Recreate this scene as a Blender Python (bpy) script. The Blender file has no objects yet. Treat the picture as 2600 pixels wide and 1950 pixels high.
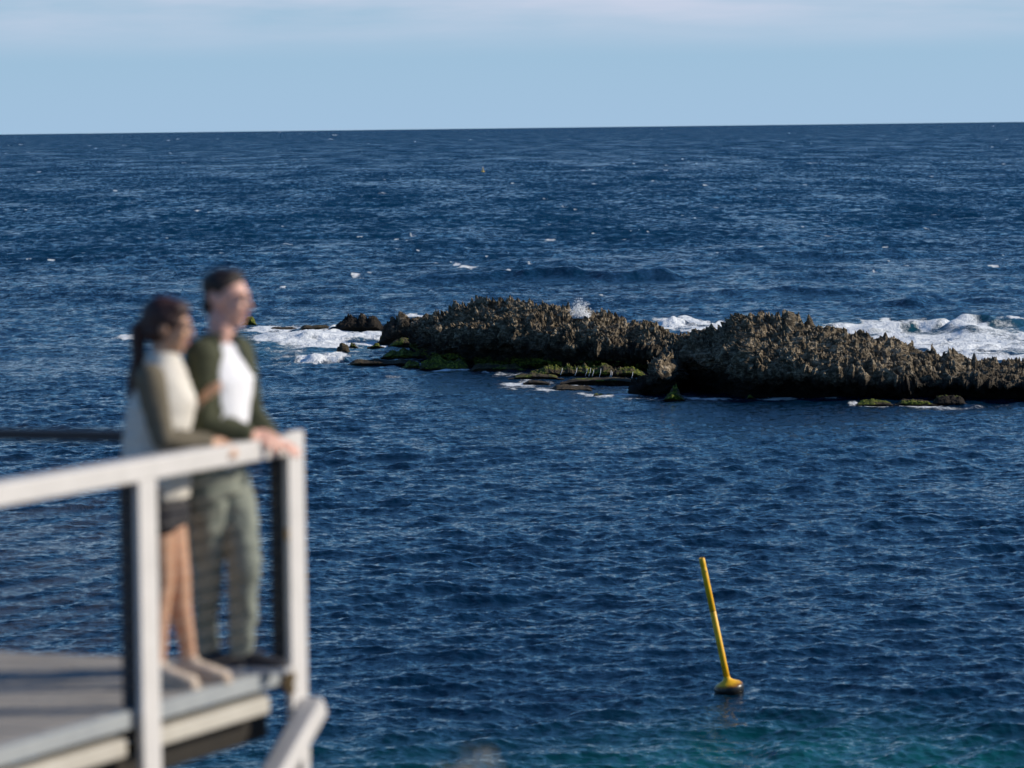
import bpy, bmesh, math, random
import numpy as np
from mathutils import Vector, Matrix

random.seed(7)
SC = bpy.context.scene
COL = SC.collection
R = math.radians

# ------------------------------------------------------------------ camera
CAM_H = 10.0
FPX = 9750.0                      # focal length in pixels of the 2600 px wide photograph (135 mm)
ROLL = math.atan(32.0 / 2600.0)
PITCH = math.atan(651.0 * math.cos(ROLL) / FPX)
Fv = Vector((0, math.cos(PITCH), -math.sin(PITCH)))
Uv = Vector((0, math.sin(PITCH), math.cos(PITCH)))
Rv = Vector((1, 0, 0))
cr, sr = math.cos(ROLL), math.sin(ROLL)
Rc = Rv * cr - Uv * sr
Uc = Rv * sr + Uv * cr
cam_data = bpy.data.cameras.new('camera')
cam = bpy.data.objects.new('camera', cam_data)
COL.objects.link(cam)
m = Matrix((Rc, Uc, -Fv)).transposed().to_4x4()
m.translation = (0, 0, CAM_H)
cam.matrix_world = m
cam_data.sensor_width = 36
cam_data.lens = 135
cam_data.clip_start = 0.5
cam_data.clip_end = 200000
cam_data.dof.use_dof = True
cam_data.dof.focus_distance = 140
cam_data.dof.aperture_fstop = 2.5
SC.camera = cam

# ------------------------------------------------------------------ world, sun, exposure
SUN_EL, SUN_AZ = R(27), math.atan2(1.0, 0.10)       # azimuth measured from +Y towards +X
sun_dir = Vector((math.sin(SUN_AZ) * math.cos(SUN_EL), math.cos(SUN_AZ) * math.cos(SUN_EL), math.sin(SUN_EL)))
W = bpy.data.worlds.new('World')
SC.world = W
W.use_nodes = True
nt = W.node_tree
nt.nodes.clear()
wo = nt.nodes.new('ShaderNodeOutputWorld')
bg = nt.nodes.new('ShaderNodeBackground')
sky = nt.nodes.new('ShaderNodeTexSky')
sky.sky_type = 'NISHITA'
sky.sun_disc = False
sky.sun_elevation = SUN_EL
sky.sun_rotation = SUN_AZ
sky.altitude = 0
sky.air_density = 1.0
sky.dust_density = 0.0
sky.ozone_density = 4.0
bg.inputs['Strength'].default_value = 0.085
# thin high haze cloud, streaked, over the clear sky
tc = nt.nodes.new('ShaderNodeTexCoord')
sep = nt.nodes.new('ShaderNodeSeparateXYZ')
nt.links.new(tc.outputs['Generated'], sep.inputs[0])
mp = nt.nodes.new('ShaderNodeMapping')
mp.inputs['Scale'].default_value = (9, 9, 75)
nt.links.new(tc.outputs['Generated'], mp.inputs[0])
nz = nt.nodes.new('ShaderNodeTexNoise')
nz.inputs['Scale'].default_value = 1.0
nz.inputs['Detail'].default_value = 5
nz.inputs['Roughness'].default_value = 0.55
nt.links.new(mp.outputs[0], nz.inputs['Vector'])
mr = nt.nodes.new('ShaderNodeMapRange')          # cloud deck starts just above the horizon haze
mr.interpolation_type = 'SMOOTHSTEP'
mr.inputs['From Min'].default_value = 0.017
mr.inputs['From Max'].default_value = 0.033
nt.links.new(sep.outputs['Z'], mr.inputs['Value'])
cr2 = nt.nodes.new('ShaderNodeMapRange')
cr2.inputs['From Min'].default_value = 0.33
cr2.inputs['From Max'].default_value = 0.75
cr2.inputs['To Min'].default_value = 0.10
nt.links.new(nz.outputs['Fac'], cr2.inputs['Value'])
mu = nt.nodes.new('ShaderNodeMath')
mu.operation = 'MULTIPLY'
nt.links.new(mr.outputs[0], mu.inputs[0])
nt.links.new(cr2.outputs[0], mu.inputs[1])
hi = nt.nodes.new('ShaderNodeMapRange')          # thin out overhead
hi.inputs['From Min'].default_value = 0.035
hi.inputs['From Max'].default_value = 0.12
hi.inputs['To Min'].default_value = 1.0
hi.inputs['To Max'].default_value = 0.06
nt.links.new(sep.outputs['Z'], hi.inputs['Value'])
mu2 = nt.nodes.new('ShaderNodeMath')
mu2.operation = 'MULTIPLY'
nt.links.new(mu.outputs[0], mu2.inputs[0])
nt.links.new(hi.outputs[0], mu2.inputs[1])
tint = nt.nodes.new('ShaderNodeMix')
tint.data_type = 'RGBA'
tint.blend_type = 'MULTIPLY'
tint.inputs[0].default_value = 1.0
tint.inputs[7].default_value = (0.50, 0.93, 1.24, 1)
nt.links.new(sky.outputs[0], tint.inputs[6])
hz = nt.nodes.new('ShaderNodeMapRange')          # pale blue marine haze, thinning with height
hz.interpolation_type = 'SMOOTHSTEP'
hz.inputs['From Min'].default_value = -0.02
hz.inputs['From Max'].default_value = 0.13
hz.inputs['To Min'].default_value = 0.97
hz.inputs['To Max'].default_value = 0.0
nt.links.new(sep.outputs['Z'], hz.inputs['Value'])
hmix = nt.nodes.new('ShaderNodeMix')
hmix.data_type = 'RGBA'
hmix.inputs[7].default_value = (4.35, 6.35, 8.85, 1)
nt.links.new(hz.outputs[0], hmix.inputs[0])
nt.links.new(tint.outputs[2], hmix.inputs[6])
mx = nt.nodes.new('ShaderNodeMix')
mx.data_type = 'RGBA'
mx.inputs[7].default_value = (7.5, 7.9, 9.6, 1)
nt.links.new(mu2.outputs[0], mx.inputs[0])
nt.links.new(hmix.outputs[2], mx.inputs[6])
nt.links.new(mx.outputs[2], bg.inputs['Color'])
nt.links.new(bg.outputs[0], wo.inputs['Surface'])

sd = bpy.data.lights.new('sun', 'SUN')
sd.energy = 5.0
sd.angle = R(0.53)
sd.color = (1.0, 0.90, 0.76)
sun = bpy.data.objects.new('sun', sd)
COL.objects.link(sun)
sun.rotation_euler = (-sun_dir).to_track_quat('-Z', 'Y').to_euler()
sun.location = (30, -10, 40)

SC.view_settings.view_transform = 'Standard'
SC.view_settings.look = 'None'
SC.view_settings.exposure = 0.0
SC.view_settings.gamma = 1.0
SC.view_settings.use_curve_mapping = False

# ------------------------------------------------------------------ pixel helpers (2600 x 1950 photograph)
def ray(u, v):
    xi, yi = u - 1300.0, 975.0 - v
    xr = xi * cr + yi * sr
    yr = -xi * sr + yi * cr
    return Rv * xr + Uv * yr + Fv * FPX
def at(u, v, Y):                       # point on the pixel's ray at depth Y
    d = ray(u, v)
    k = Y / d.y
    return Vector((d.x * k, Y, CAM_H + d.z * k))
def atz(u, v, z=0.0):                  # point where the pixel's ray meets height z
    d = ray(u, v)
    k = (z - CAM_H) / d.z
    return Vector((d.x * k, d.y * k, z))
DS = 2600.0 / 2212.0
def dat(x, y, Y): return at(x * DS, y * DS, Y)
def datz(x, y, z=0.0): return atz(x * DS, y * DS, z)

# ------------------------------------------------------------------ numpy noise
def _h(ix, iy, iz, seed):
    n = (ix.astype(np.int64) * 374761393 + iy.astype(np.int64) * 668265263 + iz.astype(np.int64) * 2147483647 + seed * 1274126177) & 0xffffffff
    n = ((n ^ (n >> 13)) * 1274126177) & 0xffffffff
    n = ((n ^ (n >> 16)) * 2246822519) & 0xffffffff
    return ((n ^ (n >> 15)) & 0xffffff) / float(0xffffff)
def vnoise(p, seed=0):                 # value noise, -1..1
    i = np.floor(p).astype(np.int64)
    f = p - i
    f = f * f * f * (f * (f * 6 - 15) + 10)
    r = 0
    for dx in (0, 1):
        wx = f[:, 0] if dx else 1 - f[:, 0]
        for dy in (0, 1):
            wy = f[:, 1] if dy else 1 - f[:, 1]
            for dz in (0, 1):
                wz = f[:, 2] if dz else 1 - f[:, 2]
                r = r + wx * wy * wz * _h(i[:, 0] + dx, i[:, 1] + dy, i[:, 2] + dz, seed)
    return r * 2 - 1
def fbm(p, octv=4, seed=0, gain=0.5, lac=2.1, ridge=False):
    a, s, t = 1.0, 0, 0
    q = p.copy()
    for o in range(octv):
        n = vnoise(q, seed + o * 17)
        if ridge:
            n = 1 - 2 * np.abs(n)
        s = s + a * n
        t += a
        a *= gain
        q = q * lac + 13.7
    return s / t
def cones(x, y, cell, seed, rad=0.75, keep=1.0):     # field of pointed cones on a jittered grid
    gx, gy = np.floor(x / cell).astype(np.int64), np.floor(y / cell).astype(np.int64)
    out = np.zeros_like(x)
    for dx in (-1, 0, 1):
        for dy in (-1, 0, 1):
            cx, cy = gx + dx, gy + dy
            z0 = np.zeros_like(cx)
            px = (cx + 0.15 + 0.7 * _h(cx, cy, z0, seed)) * cell
            py = (cy + 0.15 + 0.7 * _h(cx, cy, z0 + 1, seed)) * cell
            hh = _h(cx, cy, z0 + 2, seed)
            on = _h(cx, cy, z0 + 3, seed) < keep
            d = np.sqrt((x - px) ** 2 + (y - py) ** 2) / (cell * rad)
            v = np.clip(1 - d, 0, 1) ** 0.95 * (0.3 + 0.7 * hh ** 1.5) * on
            out = np.maximum(out, v)
    return out
def sstep(a, b, x):
    t = np.clip((x - a) / (b - a), 0, 1)
    return t * t * (3 - 2 * t)

# ------------------------------------------------------------------ material helpers
def new_mat(name):
    mt = bpy.data.materials.new(name)
    mt.use_nodes = True
    n = mt.node_tree
    b = n.nodes['Principled BSDF']
    return mt, n, b
def node(n, kind, **kw):
    o = n.nodes.new(kind)
    for k, v in kw.items():
        setattr(o, k, v)
    return o
def noise_tex(n, scale, detail=4, rough=0.55, vec=None, dim=None):
    t = node(n, 'ShaderNodeTexNoise')
    t.inputs['Scale'].default_value = scale
    t.inputs['Detail'].default_value = detail
    t.inputs['Roughness'].default_value = rough
    if vec is not None:
        n.links.new(vec, t.inputs['Vector'])
    return t
def ramp(n, fac, stops):
    r_ = node(n, 'ShaderNodeValToRGB')
    el = r_.color_ramp.elements
    while len(el) < len(stops):
        el.new(0.5)
    for e, (p, c) in zip(el, stops):
        e.position = p
        e.color = (c[0], c[1], c[2], 1)
    n.links.new(fac, r_.inputs[0])
    return r_
def bump(n, b, fac, dist, strength=1.0, prev=None):
    bp = node(n, 'ShaderNodeBump')
    bp.inputs['Distance'].default_value = dist
    bp.inputs['Strength'].default_value = strength
    n.links.new(fac, bp.inputs['Height'])
    if prev is not None:
        n.links.new(prev.outputs[0], bp.inputs['Normal'])
    n.links.new(bp.outputs[0], b.inputs['Normal'])
    return bp
def plain(name, c1, c2, scale=8, rough=0.6, bump_d=0.0, bscale=60, metallic=0.0, spec=0.4):
    mt, n, b = new_mat(name)
    tcn = node(n, 'ShaderNodeTexCoord')
    t = noise_tex(n, scale, 5, 0.6, tcn.outputs['Object'])
    r_ = ramp(n, t.outputs['Fac'], [(0.3, c1), (0.7, c2)])
    n.links.new(r_.outputs[0], b.inputs['Base Color'])
    b.inputs['Roughness'].default_value = rough
    b.inputs['Metallic'].default_value = metallic
    b.inputs['Specular IOR Level'].default_value = spec
    if bump_d:
        t2 = noise_tex(n, bscale, 4, 0.6, tcn.outputs['Object'])
        bump(n, b, t2.outputs['Fac'], bump_d)
    return mt

# ------------------------------------------------------------------ object helpers
def tag(o, label=None, cat=None, group=None, kind=None):
    if label: o['label'] = label
    if cat: o['category'] = cat
    if group: o['group'] = group
    if kind: o['kind'] = kind
    return o
def link(name, me, mat=None, parent=None):
    o = bpy.data.objects.new(name, me)
    COL.objects.link(o)
    if mat is not None and me is not None and len(me.materials) == 0:
        me.materials.append(mat)
    if parent is not None:
        o.parent = parent
        o.matrix_parent_inverse = Matrix.Translation(parent.location).inverted()
    return o
def empty(name, loc):
    o = bpy.data.objects.new(name, None)
    COL.objects.link(o)
    o.location = loc
    return o
def mesh_np(name, V, F, smooth=True):
    me = bpy.data.meshes.new(name)
    V = np.asarray(V, dtype=np.float32)
    F = np.asarray(F, dtype=np.int32)
    k = F.shape[1]
    me.vertices.add(len(V))
    me.vertices.foreach_set('co', V.ravel())
    me.loops.add(F.size)
    me.loops.foreach_set('vertex_index', F.ravel())
    me.polygons.add(len(F))
    me.polygons.foreach_set('loop_start', np.arange(0, F.size, k, dtype=np.int32))
    me.update(calc_edges=True)
    if smooth:
        me.polygons.foreach_set('use_smooth', np.ones(len(F), dtype=bool))
    me.update()
    return me
def grid_faces(nr, nc):
    i = np.arange(nr * nc).reshape(nr, nc)
    return np.stack([i[:-1, :-1], i[:-1, 1:], i[1:, 1:], i[1:, :-1]], -1).reshape(-1, 4)
def bm_mesh(name, bm, smooth=False):
    me = bpy.data.meshes.new(name)
    bm.normal_update()
    bm.to_mesh(me)
    bm.free()
    if smooth:
        for p in me.polygons: p.use_smooth = True
    return me
def beam(name, a, b_, wdir, w, h, mat, parent, bev=0.006, ext=0.0):
    """box running from a to b_, w across (along wdir), h in the third direction, bevelled edges"""
    a, b_ = Vector(a), Vector(b_)
    d = (b_ - a).normalized()
    a, b_ = a - d * ext, b_ + d * ext
    wd = Vector(wdir)
    wd = (wd - d * wd.dot(d)).normalized()
    hd = d.cross(wd).normalized()
    bm = bmesh.new()
    vs = []
    for p in (a, b_):
        for s1, s2 in ((-1, -1), (1, -1), (1, 1), (-1, 1)):
            vs.append(bm.verts.new(p + wd * (w / 2 * s1) + hd * (h / 2 * s2)))
    for q in ((0, 1, 2, 3), (7, 6, 5, 4), (0, 4, 5, 1), (1, 5, 6, 2), (2, 6, 7, 3), (3, 7, 4, 0)):
        bm.faces.new([vs[i] for i in q])
    bmesh.ops.recalc_face_normals(bm, faces=bm.faces)
    if bev:
        bmesh.ops.bevel(bm, geom=list(bm.edges), offset=bev, segments=2, affect='EDGES', profile=0.6)
    return link(name, bm_mesh(name, bm), mat, parent)
def tube_geo(bm, pts, radii, seg=10, cap=True):
    pts = [Vector(p) for p in pts]
    rings = []
    n = len(pts)
    ref = None
    for i, p in enumerate(pts):
        d = (pts[min(i + 1, n - 1)] - pts[max(i - 1, 0)]).normalized()
        if ref is None:
            ref = d.orthogonal().normalized()
        ref = (ref - d * ref.dot(d)).normalized()
        q = d.cross(ref)
        rings.append([bm.verts.new(p + (ref * math.cos(2 * math.pi * k / seg) + q * math.sin(2 * math.pi * k / seg)) * radii[i]) for k in range(seg)])
    for r1, r2 in zip(rings[:-1], rings[1:]):
        for k in range(seg):
            bm.faces.new((r1[k], r1[(k + 1) % seg], r2[(k + 1) % seg], r2[k]))
    if cap:
        bm.faces.new(list(reversed(rings[0])))
        bm.faces.new(rings[-1])
def tube(name, pts, radii, mat, parent=None, seg=10):
    bm = bmesh.new()
    tube_geo(bm, pts, radii, seg)
    bmesh.ops.recalc_face_normals(bm, faces=bm.faces)
    return link(name, bm_mesh(name, bm, True), mat, parent)
def lathe_mesh(name, prof, axis_o, axis_d, seg=32):
    axis_d = Vector(axis_d).normalized()
    r0 = axis_d.orthogonal().normalized()
    r1 = axis_d.cross(r0)
    bm = bmesh.new()
    rings = []
    for (r_, h) in prof:
        rings.append([bm.verts.new(Vector(axis_o) + axis_d * h + (r0 * math.cos(2 * math.pi * k / seg) + r1 * math.sin(2 * math.pi * k / seg)) * r_) for k in range(seg)])
    for a, b_ in zip(rings[:-1], rings[1:]):
        for k in range(seg):
            bm.faces.new((a[k], a[(k + 1) % seg], b_[(k + 1) % seg], b_[k]))
    bm.faces.new(list(reversed(rings[0])))
    bm.faces.new(rings[-1])
    bmesh.ops.recalc_face_normals(bm, faces=bm.faces)
    return bm_mesh(name, bm, True)

# ================================================================== SEA
def ocean_tile(L, N, lmin, lmax, lpeak, rms, seed, wind, spread=1.0, chop=0.9):
    rng = np.random.RandomState(seed)
    k1 = np.fft.fftfreq(N, d=L / N) * 2 * np.pi
    kx, ky = np.meshgrid(k1, k1, indexing='ij')
    k = np.sqrt(kx ** 2 + ky ** 2)
    k[0, 0] = 1
    kp = 2 * np.pi / lpeak
    S = np.exp(-1.0 * (kp / k) ** 2) / k ** 4
    c = (kx * wind[0] + ky * wind[1]) / k
    S *= (np.abs(c) ** (2 * spread)) + 0.10
    S *= (k > 2 * np.pi / lmax) & (k < 2 * np.pi / lmin)
    S[0, 0] = 0
    a = (rng.randn(N, N) + 1j * rng.randn(N, N)) * np.sqrt(S)
    h = np.fft.ifft2(a)
    dx = np.fft.ifft2(1j * kx / k * a)
    dy = np.fft.ifft2(1j * ky / k * a)
    s = rms / h.real.std()
    return np.stack([dx.real * s * chop, dy.real * s * chop, h.real * s], -1).astype(np.float32)
def sample_tile(T, L, x, y):
    N = T.shape[0]
    fx, fy = x / L * N, y / L * N
    ix, iy = np.floor(fx).astype(np.int64), np.floor(fy).astype(np.int64)
    tx, ty = (fx - ix)[:, None], (fy - iy)[:, None]
    i0, j0, i1, j1 = ix % N, iy % N, (ix + 1) % N, (iy + 1) % N
    return (T[i0, j0] * (1 - tx) * (1 - ty) + T[i1, j0] * tx * (1 - ty) + T[i0, j1] * (1 - tx) * ty + T[i1, j1] * tx * ty)

# foam patches in the photograph: centre x, y, half width, half height (2212 px picture), strength, lift in metres
FOAM = [
    (690, 742, 200, 36, .50, 0), (620, 780, 110, 14, .48, 0), (2060, 738, 330, 42, .74, 0), (1500, 704, 130, 20, .6, 0), (1240, 836, 240, 20, .585, 0), (1620, 862, 330, 7, .60, 0), (2050, 876, 200, 7, .60, 0), (850, 800, 150, 8, .42, 0),
    (1060, 582, 110, 5, .50, 0), (780, 596, 60, 4, .48, 0),
    (650, 727, 115, 17, 1.45, .12), (700, 742, 95, 11, 1.3, .05), (585, 712, 75, 8, 1.1, 0), (695, 775, 60, 11, 1.4, .12), (770, 726, 85, 12, 1.3, 0),
    (560, 735, 40, 10, .8, 0), (650, 752, 80, 7, .65, 0), (610, 772, 60, 5, .6, 0), (280, 728, 40, 7, 1.05, .08), (810, 744, 50, 8, 1.15, 0), (770, 762, 60, 8, .6, 0),
    (1130, 828, 95, 13, .74, 0), (1190, 849, 75, 6, .72, .03), (1100, 812, 60, 5, .68, 0), (1330, 857, 150, 4, .72, 0), (1540, 862, 110, 5, .72, 0), (1390, 862, 70, 5, .66, 0),
    (1700, 864, 150, 4, .74, 0), (1870, 875, 50, 5, .85, 0), (2000, 876, 110, 4, .7, 0), (1660, 855, 80, 5, .6, 0), (970, 801, 60, 2.5, .95, 0), (1050, 805, 30, 2, .8, 0),
    (1350, 815, 130, 3, .7, 0), (870, 812, 80, 5, .5, 0), (1300, 842, 90, 5, .6, 0),
    (1470, 697, 65, 9, 1.3, .25), (1440, 707, 70, 9, 1.2, 0), (1560, 705, 60, 10, 1.1, 0), (1520, 715, 60, 9, 1.2, 0), (1250, 668, 40, 5, .9, 0), (900, 688, 40, 4, .9, 0), (1000, 680, 60, 5, .8, 0),
    (1890, 708, 120, 14, 1.35, 0), (2000, 705, 130, 15, 1.3, .1), (2095, 715, 80, 15, 1.3, .15), (2190, 690, 22, 6, 1.0, .25), (2000, 737, 190, 13, 1.3, 0),
    (2120, 752, 210, 11, 1.02, 0), (2160, 772, 220, 11, 1.05, 0), (2080, 764, 160, 7, .8, 0), (2230, 728, 60, 9, 1.05, 0), (1830, 703, 40, 6, .9, 0), (2140, 690, 50, 5, .75, .1), (2300, 740, 120, 25, 1.0, 0),
    (1010, 580, 34, 4.0, 1.15, .3), (985, 574, 14, 3, 1.1, .3), (1097, 584, 15, 3.5, 1.2, .3), (1290, 588, 24, 2.5, 1.0, .25), (1240, 579, 18, 2, .8, .2), (1320, 592, 50, 2, .7, .1),
    (1190, 516, 16, 2.2, 1.1, .25), (892, 507, 12, 2, 1.0, .25), (450, 485, 38, 2, .9, .25), (520, 484, 10, 1.5, .8, .2), (315, 433, 13, 1.7, 1.0, .3), (1215, 445, 16, 1.5, 1.0, .3),
    (1241, 349, 5, 1.2, 1.1, .3), (1750, 353, 26, 1.2, .95, .3), (1775, 352, 8, 1.2, 1.0, .3), (1790, 510, 22, 1.8, .9, .25), (1840, 522, 28, 2.0, .8, .25), (2165, 558, 16, 2.2, 1.05, .25),
    (2147, 580, 18, 2, 1.0, .25), (1892, 590, 12, 2, .9, .25), (770, 593, 18, 3, 1.05, .25), (800, 589, 10, 2, .9, .25), (611, 627, 8, 2, 1.1, .25), (826, 418, 14, 1.5, .95, .3), (640, 427, 20, 1.2, .75, .3),
    (2130, 272, 20, 0.9, 1.0, .6), (2095, 273, 6, .9, 1.1, .6), (1300, 640, 9, 2, .9, .2), (1275, 367, 10, 1.1, .9, .3), (1830, 283, 60, .7, .65, .5), (1560, 278, 60, .7, .65, .5), (600, 445, 8, 1.3, .9, .3), (210, 445, 12, 1.4, .8, .3),
    (1100, 548, 12, 1.6, .8, .2), (930, 640, 8, 2, .7, .2), (700, 615, 10, 2, .7, .2)]
rf = random.Random(11)
for i in range(330):
    yy = 277 + 300 * rf.random() ** 1.5
    xx = rf.uniform(-250, 2450)
    k = (yy - 270) / 300
    FOAM.append((xx, yy, rf.uniform(2, 7) * (0.7 + k), rf.uniform(.6, 1.0) * (0.8 + 0.9 * k), rf.uniform(.95, 1.25), .2))
# raised breaking crests: end points along the crest in the photograph, height, half thickness in metres
RIDGE = [((1860, 722), (1960, 712), .30, 1.0), ((1945, 712), (2035, 716), .46, .95), ((2030, 716), (2120, 733), .44, .9), ((2060, 700), (2200, 702), .5, 1.2),
         ((1420, 705), (1490, 703), .5, .9), ((870, 608), (1130, 603), .80, 2.0), ((1100, 603), (1460, 600), .6, 2.0), ((540, 730), (760, 737), .28, .7), ((640, 778), (740, 780), .3, .6),
         ((700, 640), (820, 612), .3, 2.0), ((1500, 640), (1900, 628), .35, 2.2), ((1850, 660), (2212, 650), .35, 2.0), ((150, 655), (420, 640), .25, 1.6), ((1500, 560), (2000, 550), .4, 3.0), ((100, 560), (700, 570), .3, 3.0)]

def build_sea():
    dth = R(9.3)
    nd = 700
    th = np.concatenate([np.linspace(-R(110), -dth, 46)[:-1], np.linspace(-dth, dth, nd), np.linspace(dth, R(110), 46)[1:]])
    rr = [20.0]
    while rr[-1] < 60000:
        r_ = rr[-1]
        if r_ < 52: dr = 1.0
        else: dr = max(0.085, 0.55 * r_ * r_ / 38400.0)
        dr = min(dr, 0.25 * r_)
        rr.append(r_ + dr)
    rr = np.array(rr)
    RR, TH = np.meshgrid(rr, th, indexing='ij')
    x = (RR * np.sin(TH)).ravel()
    y = (RR * np.cos(TH)).ravel()
    r_ = RR.ravel()
    dense = sstep(R(12), R(9.4), np.abs(TH.ravel()))
    wind = np.array([0.34, -0.94])
    A = ocean_tile(211.0, 512, 8.0, 70.0, 20.0, 0.070, 3, wind, 1.5, 0.8)
    B = ocean_tile(53.0, 1024, 0.85, 6.5, 1.55, 0.032, 5, wind, 0.8, 1.0)
    Cc = ocean_tile(14.3, 512, 0.14, 0.85, 0.42, 0.0082, 8, wind, 0.5, 0.9)
    w1 = 1 - sstep(3000, 9000, r_)
    w2 = 1 - sstep(260, 900, r_)
    w3 = 1 - sstep(110, 280, r_)
    # rougher open water behind the islet, calmer in its lee
    g2 = 0.95 + 0.1 * sstep(120, 260, r_)
    # slow variation of the chop (gusts)
    gust = 1.0 + 0.38 * vnoise(np.stack([x / 7.0, y / 15.0, 0 * x], -1), 91) + 0.2 * vnoise(np.stack([x / 24.0, y / 50.0, 0 * x], -1), 92)
    D = sample_tile(A, 211.0, x, y) * (w1 * (0.7 + 0.9 * sstep(120, 320, r_)))[:, None]
    D += sample_tile(B, 53.0, x, y) * (w2 * g2 * gust)[:, None]
    ca, sa = math.cos(0.6), math.sin(0.6)
    D += sample_tile(Cc, 14.3, x * ca - y * sa, x * sa + y * ca) * (w3 * gust)[:, None]
    D *= dense[:, None]
    foam = np.zeros_like(x)
    lift = np.zeros_like(x)
    for (fx, fy, hw, hh, st, lf) in FOAM:
        if 565 < fy < 600: st, hh = st * .76, hh * 1.3
        elif fy < 640: st, hh, hw = st * .68, hh * .9, hw * 1.2
        elif fy > 795: st, hh, hw = st * .90, hh * 1.2, hw * 1.1
        c = datz(fx, fy)
        e = datz(fx + hw, fy)
        n1 = datz(fx, fy - hh)
        n2 = datz(fx, fy + hh)
        ax = abs(e.x - c.x)
        lo, hi_ = c.y - n2.y, n1.y - c.y
        sel = (np.abs(x - c.x) < ax * 2.2) & (y > c.y - lo * 2.2) & (y < c.y + hi_ * 2.6)
        if not sel.any(): continue
        dx = (x[sel] - c.x) / ax
        dy = y[sel] - c.y
        dy = np.where(dy > 0, dy / hi_, dy / lo)
        wv = 0.35 * vnoise(np.stack([x[sel] / (ax * .4), y[sel] * 0, x[sel] * 0], -1), int(fx))
        w2d = np.stack([x[sel] / (ax * .3), y[sel] / (lo * .9), x[sel] * 0], -1)
        dy = dy + .55 * fbm(w2d, 3, int(fx) + 3)
        dx = dx + .30 * fbm(w2d + 9.3, 3, int(fx) + 5)
        q = np.exp(-(dx ** 2) ** 1.15 * 1.1 - (dy + wv) ** 2 * 1.1)
        foam[sel] = np.maximum(foam[sel], q * st)
        lift[sel] += q * lf * (0.0 if fy < 600 else 1.0)
    zadd = np.zeros_like(x)
    for (p0, p1, hgt, sig) in RIDGE:
        a, b_ = datz(*p0), datz(*p1)
        ab = np.array([b_.x - a.x, b_.y - a.y])
        Lr = np.linalg.norm(ab)
        ab /= Lr
        t = (x - a.x) * ab[0] + (y - a.y) * ab[1]
        s = -(x - a.x) * ab[1] + (y - a.y) * ab[0]
        s = s + 0.9 * sig * vnoise(np.stack([t / (Lr * .22), 0 * t, 0 * t], -1), int(p0[0]))
        endw = sstep(-0.12, 0.18, t / Lr) * (1 - sstep(0.82, 1.12, t / Lr))
        amp = hgt * endw * (0.75 + 0.35 * vnoise(np.stack([t / 1.3, 0 * t, 0 * t], -1), int(p0[1])))
        # steep towards the camera, gentle behind
        pr = np.where(s < 0, np.exp(-(s / (sig * .75)) ** 2), np.exp(-(s / (sig * 1.6)) ** 2))
        zadd += amp * pr
    p3 = np.stack([x * 1.6, y * 1.1, 0 * x], -1)
    turb = np.zeros_like(x)
    sel = (foam > 0.35) & (r_ < 320)
    if sel.any():
        turb[sel] = fbm(p3[sel], 4, 5, 0.6) * 0.13 * sstep(0.55, 1.2, foam[sel])
    X = x + D[:, 0]
    Y = y + D[:, 1]
    Z = D[:, 2] + zadd + lift * 0.8 * (foam > .05) + turb
    Z = np.where(r_ > 9000, Z * 0, Z)
    crest = np.clip((D[:, 2]) * 4, -1, 1)
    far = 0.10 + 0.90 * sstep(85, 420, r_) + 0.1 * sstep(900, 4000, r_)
    shallow = sstep(1500, 1800, 1) * 0 + np.exp(-((y - 58) / 5.5) ** 2) * sstep(0, 4, x) + 0.6 * np.exp(-((y - 57) / 4.5) ** 2)
    shallow *= np.clip(0.75 + 0.8 * vnoise(np.stack([x / 5.0, y / 9.0, 0 * x], -1), 4), 0, 1.3)
    surf = np.exp(-((y - 185) / 9.0) ** 2) * sstep(12, 17, x) * 0.9 + np.exp(-((y - 184) / 6.0) ** 2) * sstep(0, 2, x) * (1 - sstep(5, 8, x)) * .7 + np.exp(-((y - 178) / 12.0) ** 2) * sstep(-15, -12, x) * (1 - sstep(-7, -5, x)) * .6
    shallow = np.clip(shallow, 0, 1)
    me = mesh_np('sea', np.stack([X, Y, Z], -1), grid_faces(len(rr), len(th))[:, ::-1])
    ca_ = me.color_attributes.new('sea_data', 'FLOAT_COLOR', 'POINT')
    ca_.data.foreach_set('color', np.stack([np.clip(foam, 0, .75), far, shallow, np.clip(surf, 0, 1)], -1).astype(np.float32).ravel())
    return me

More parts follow.
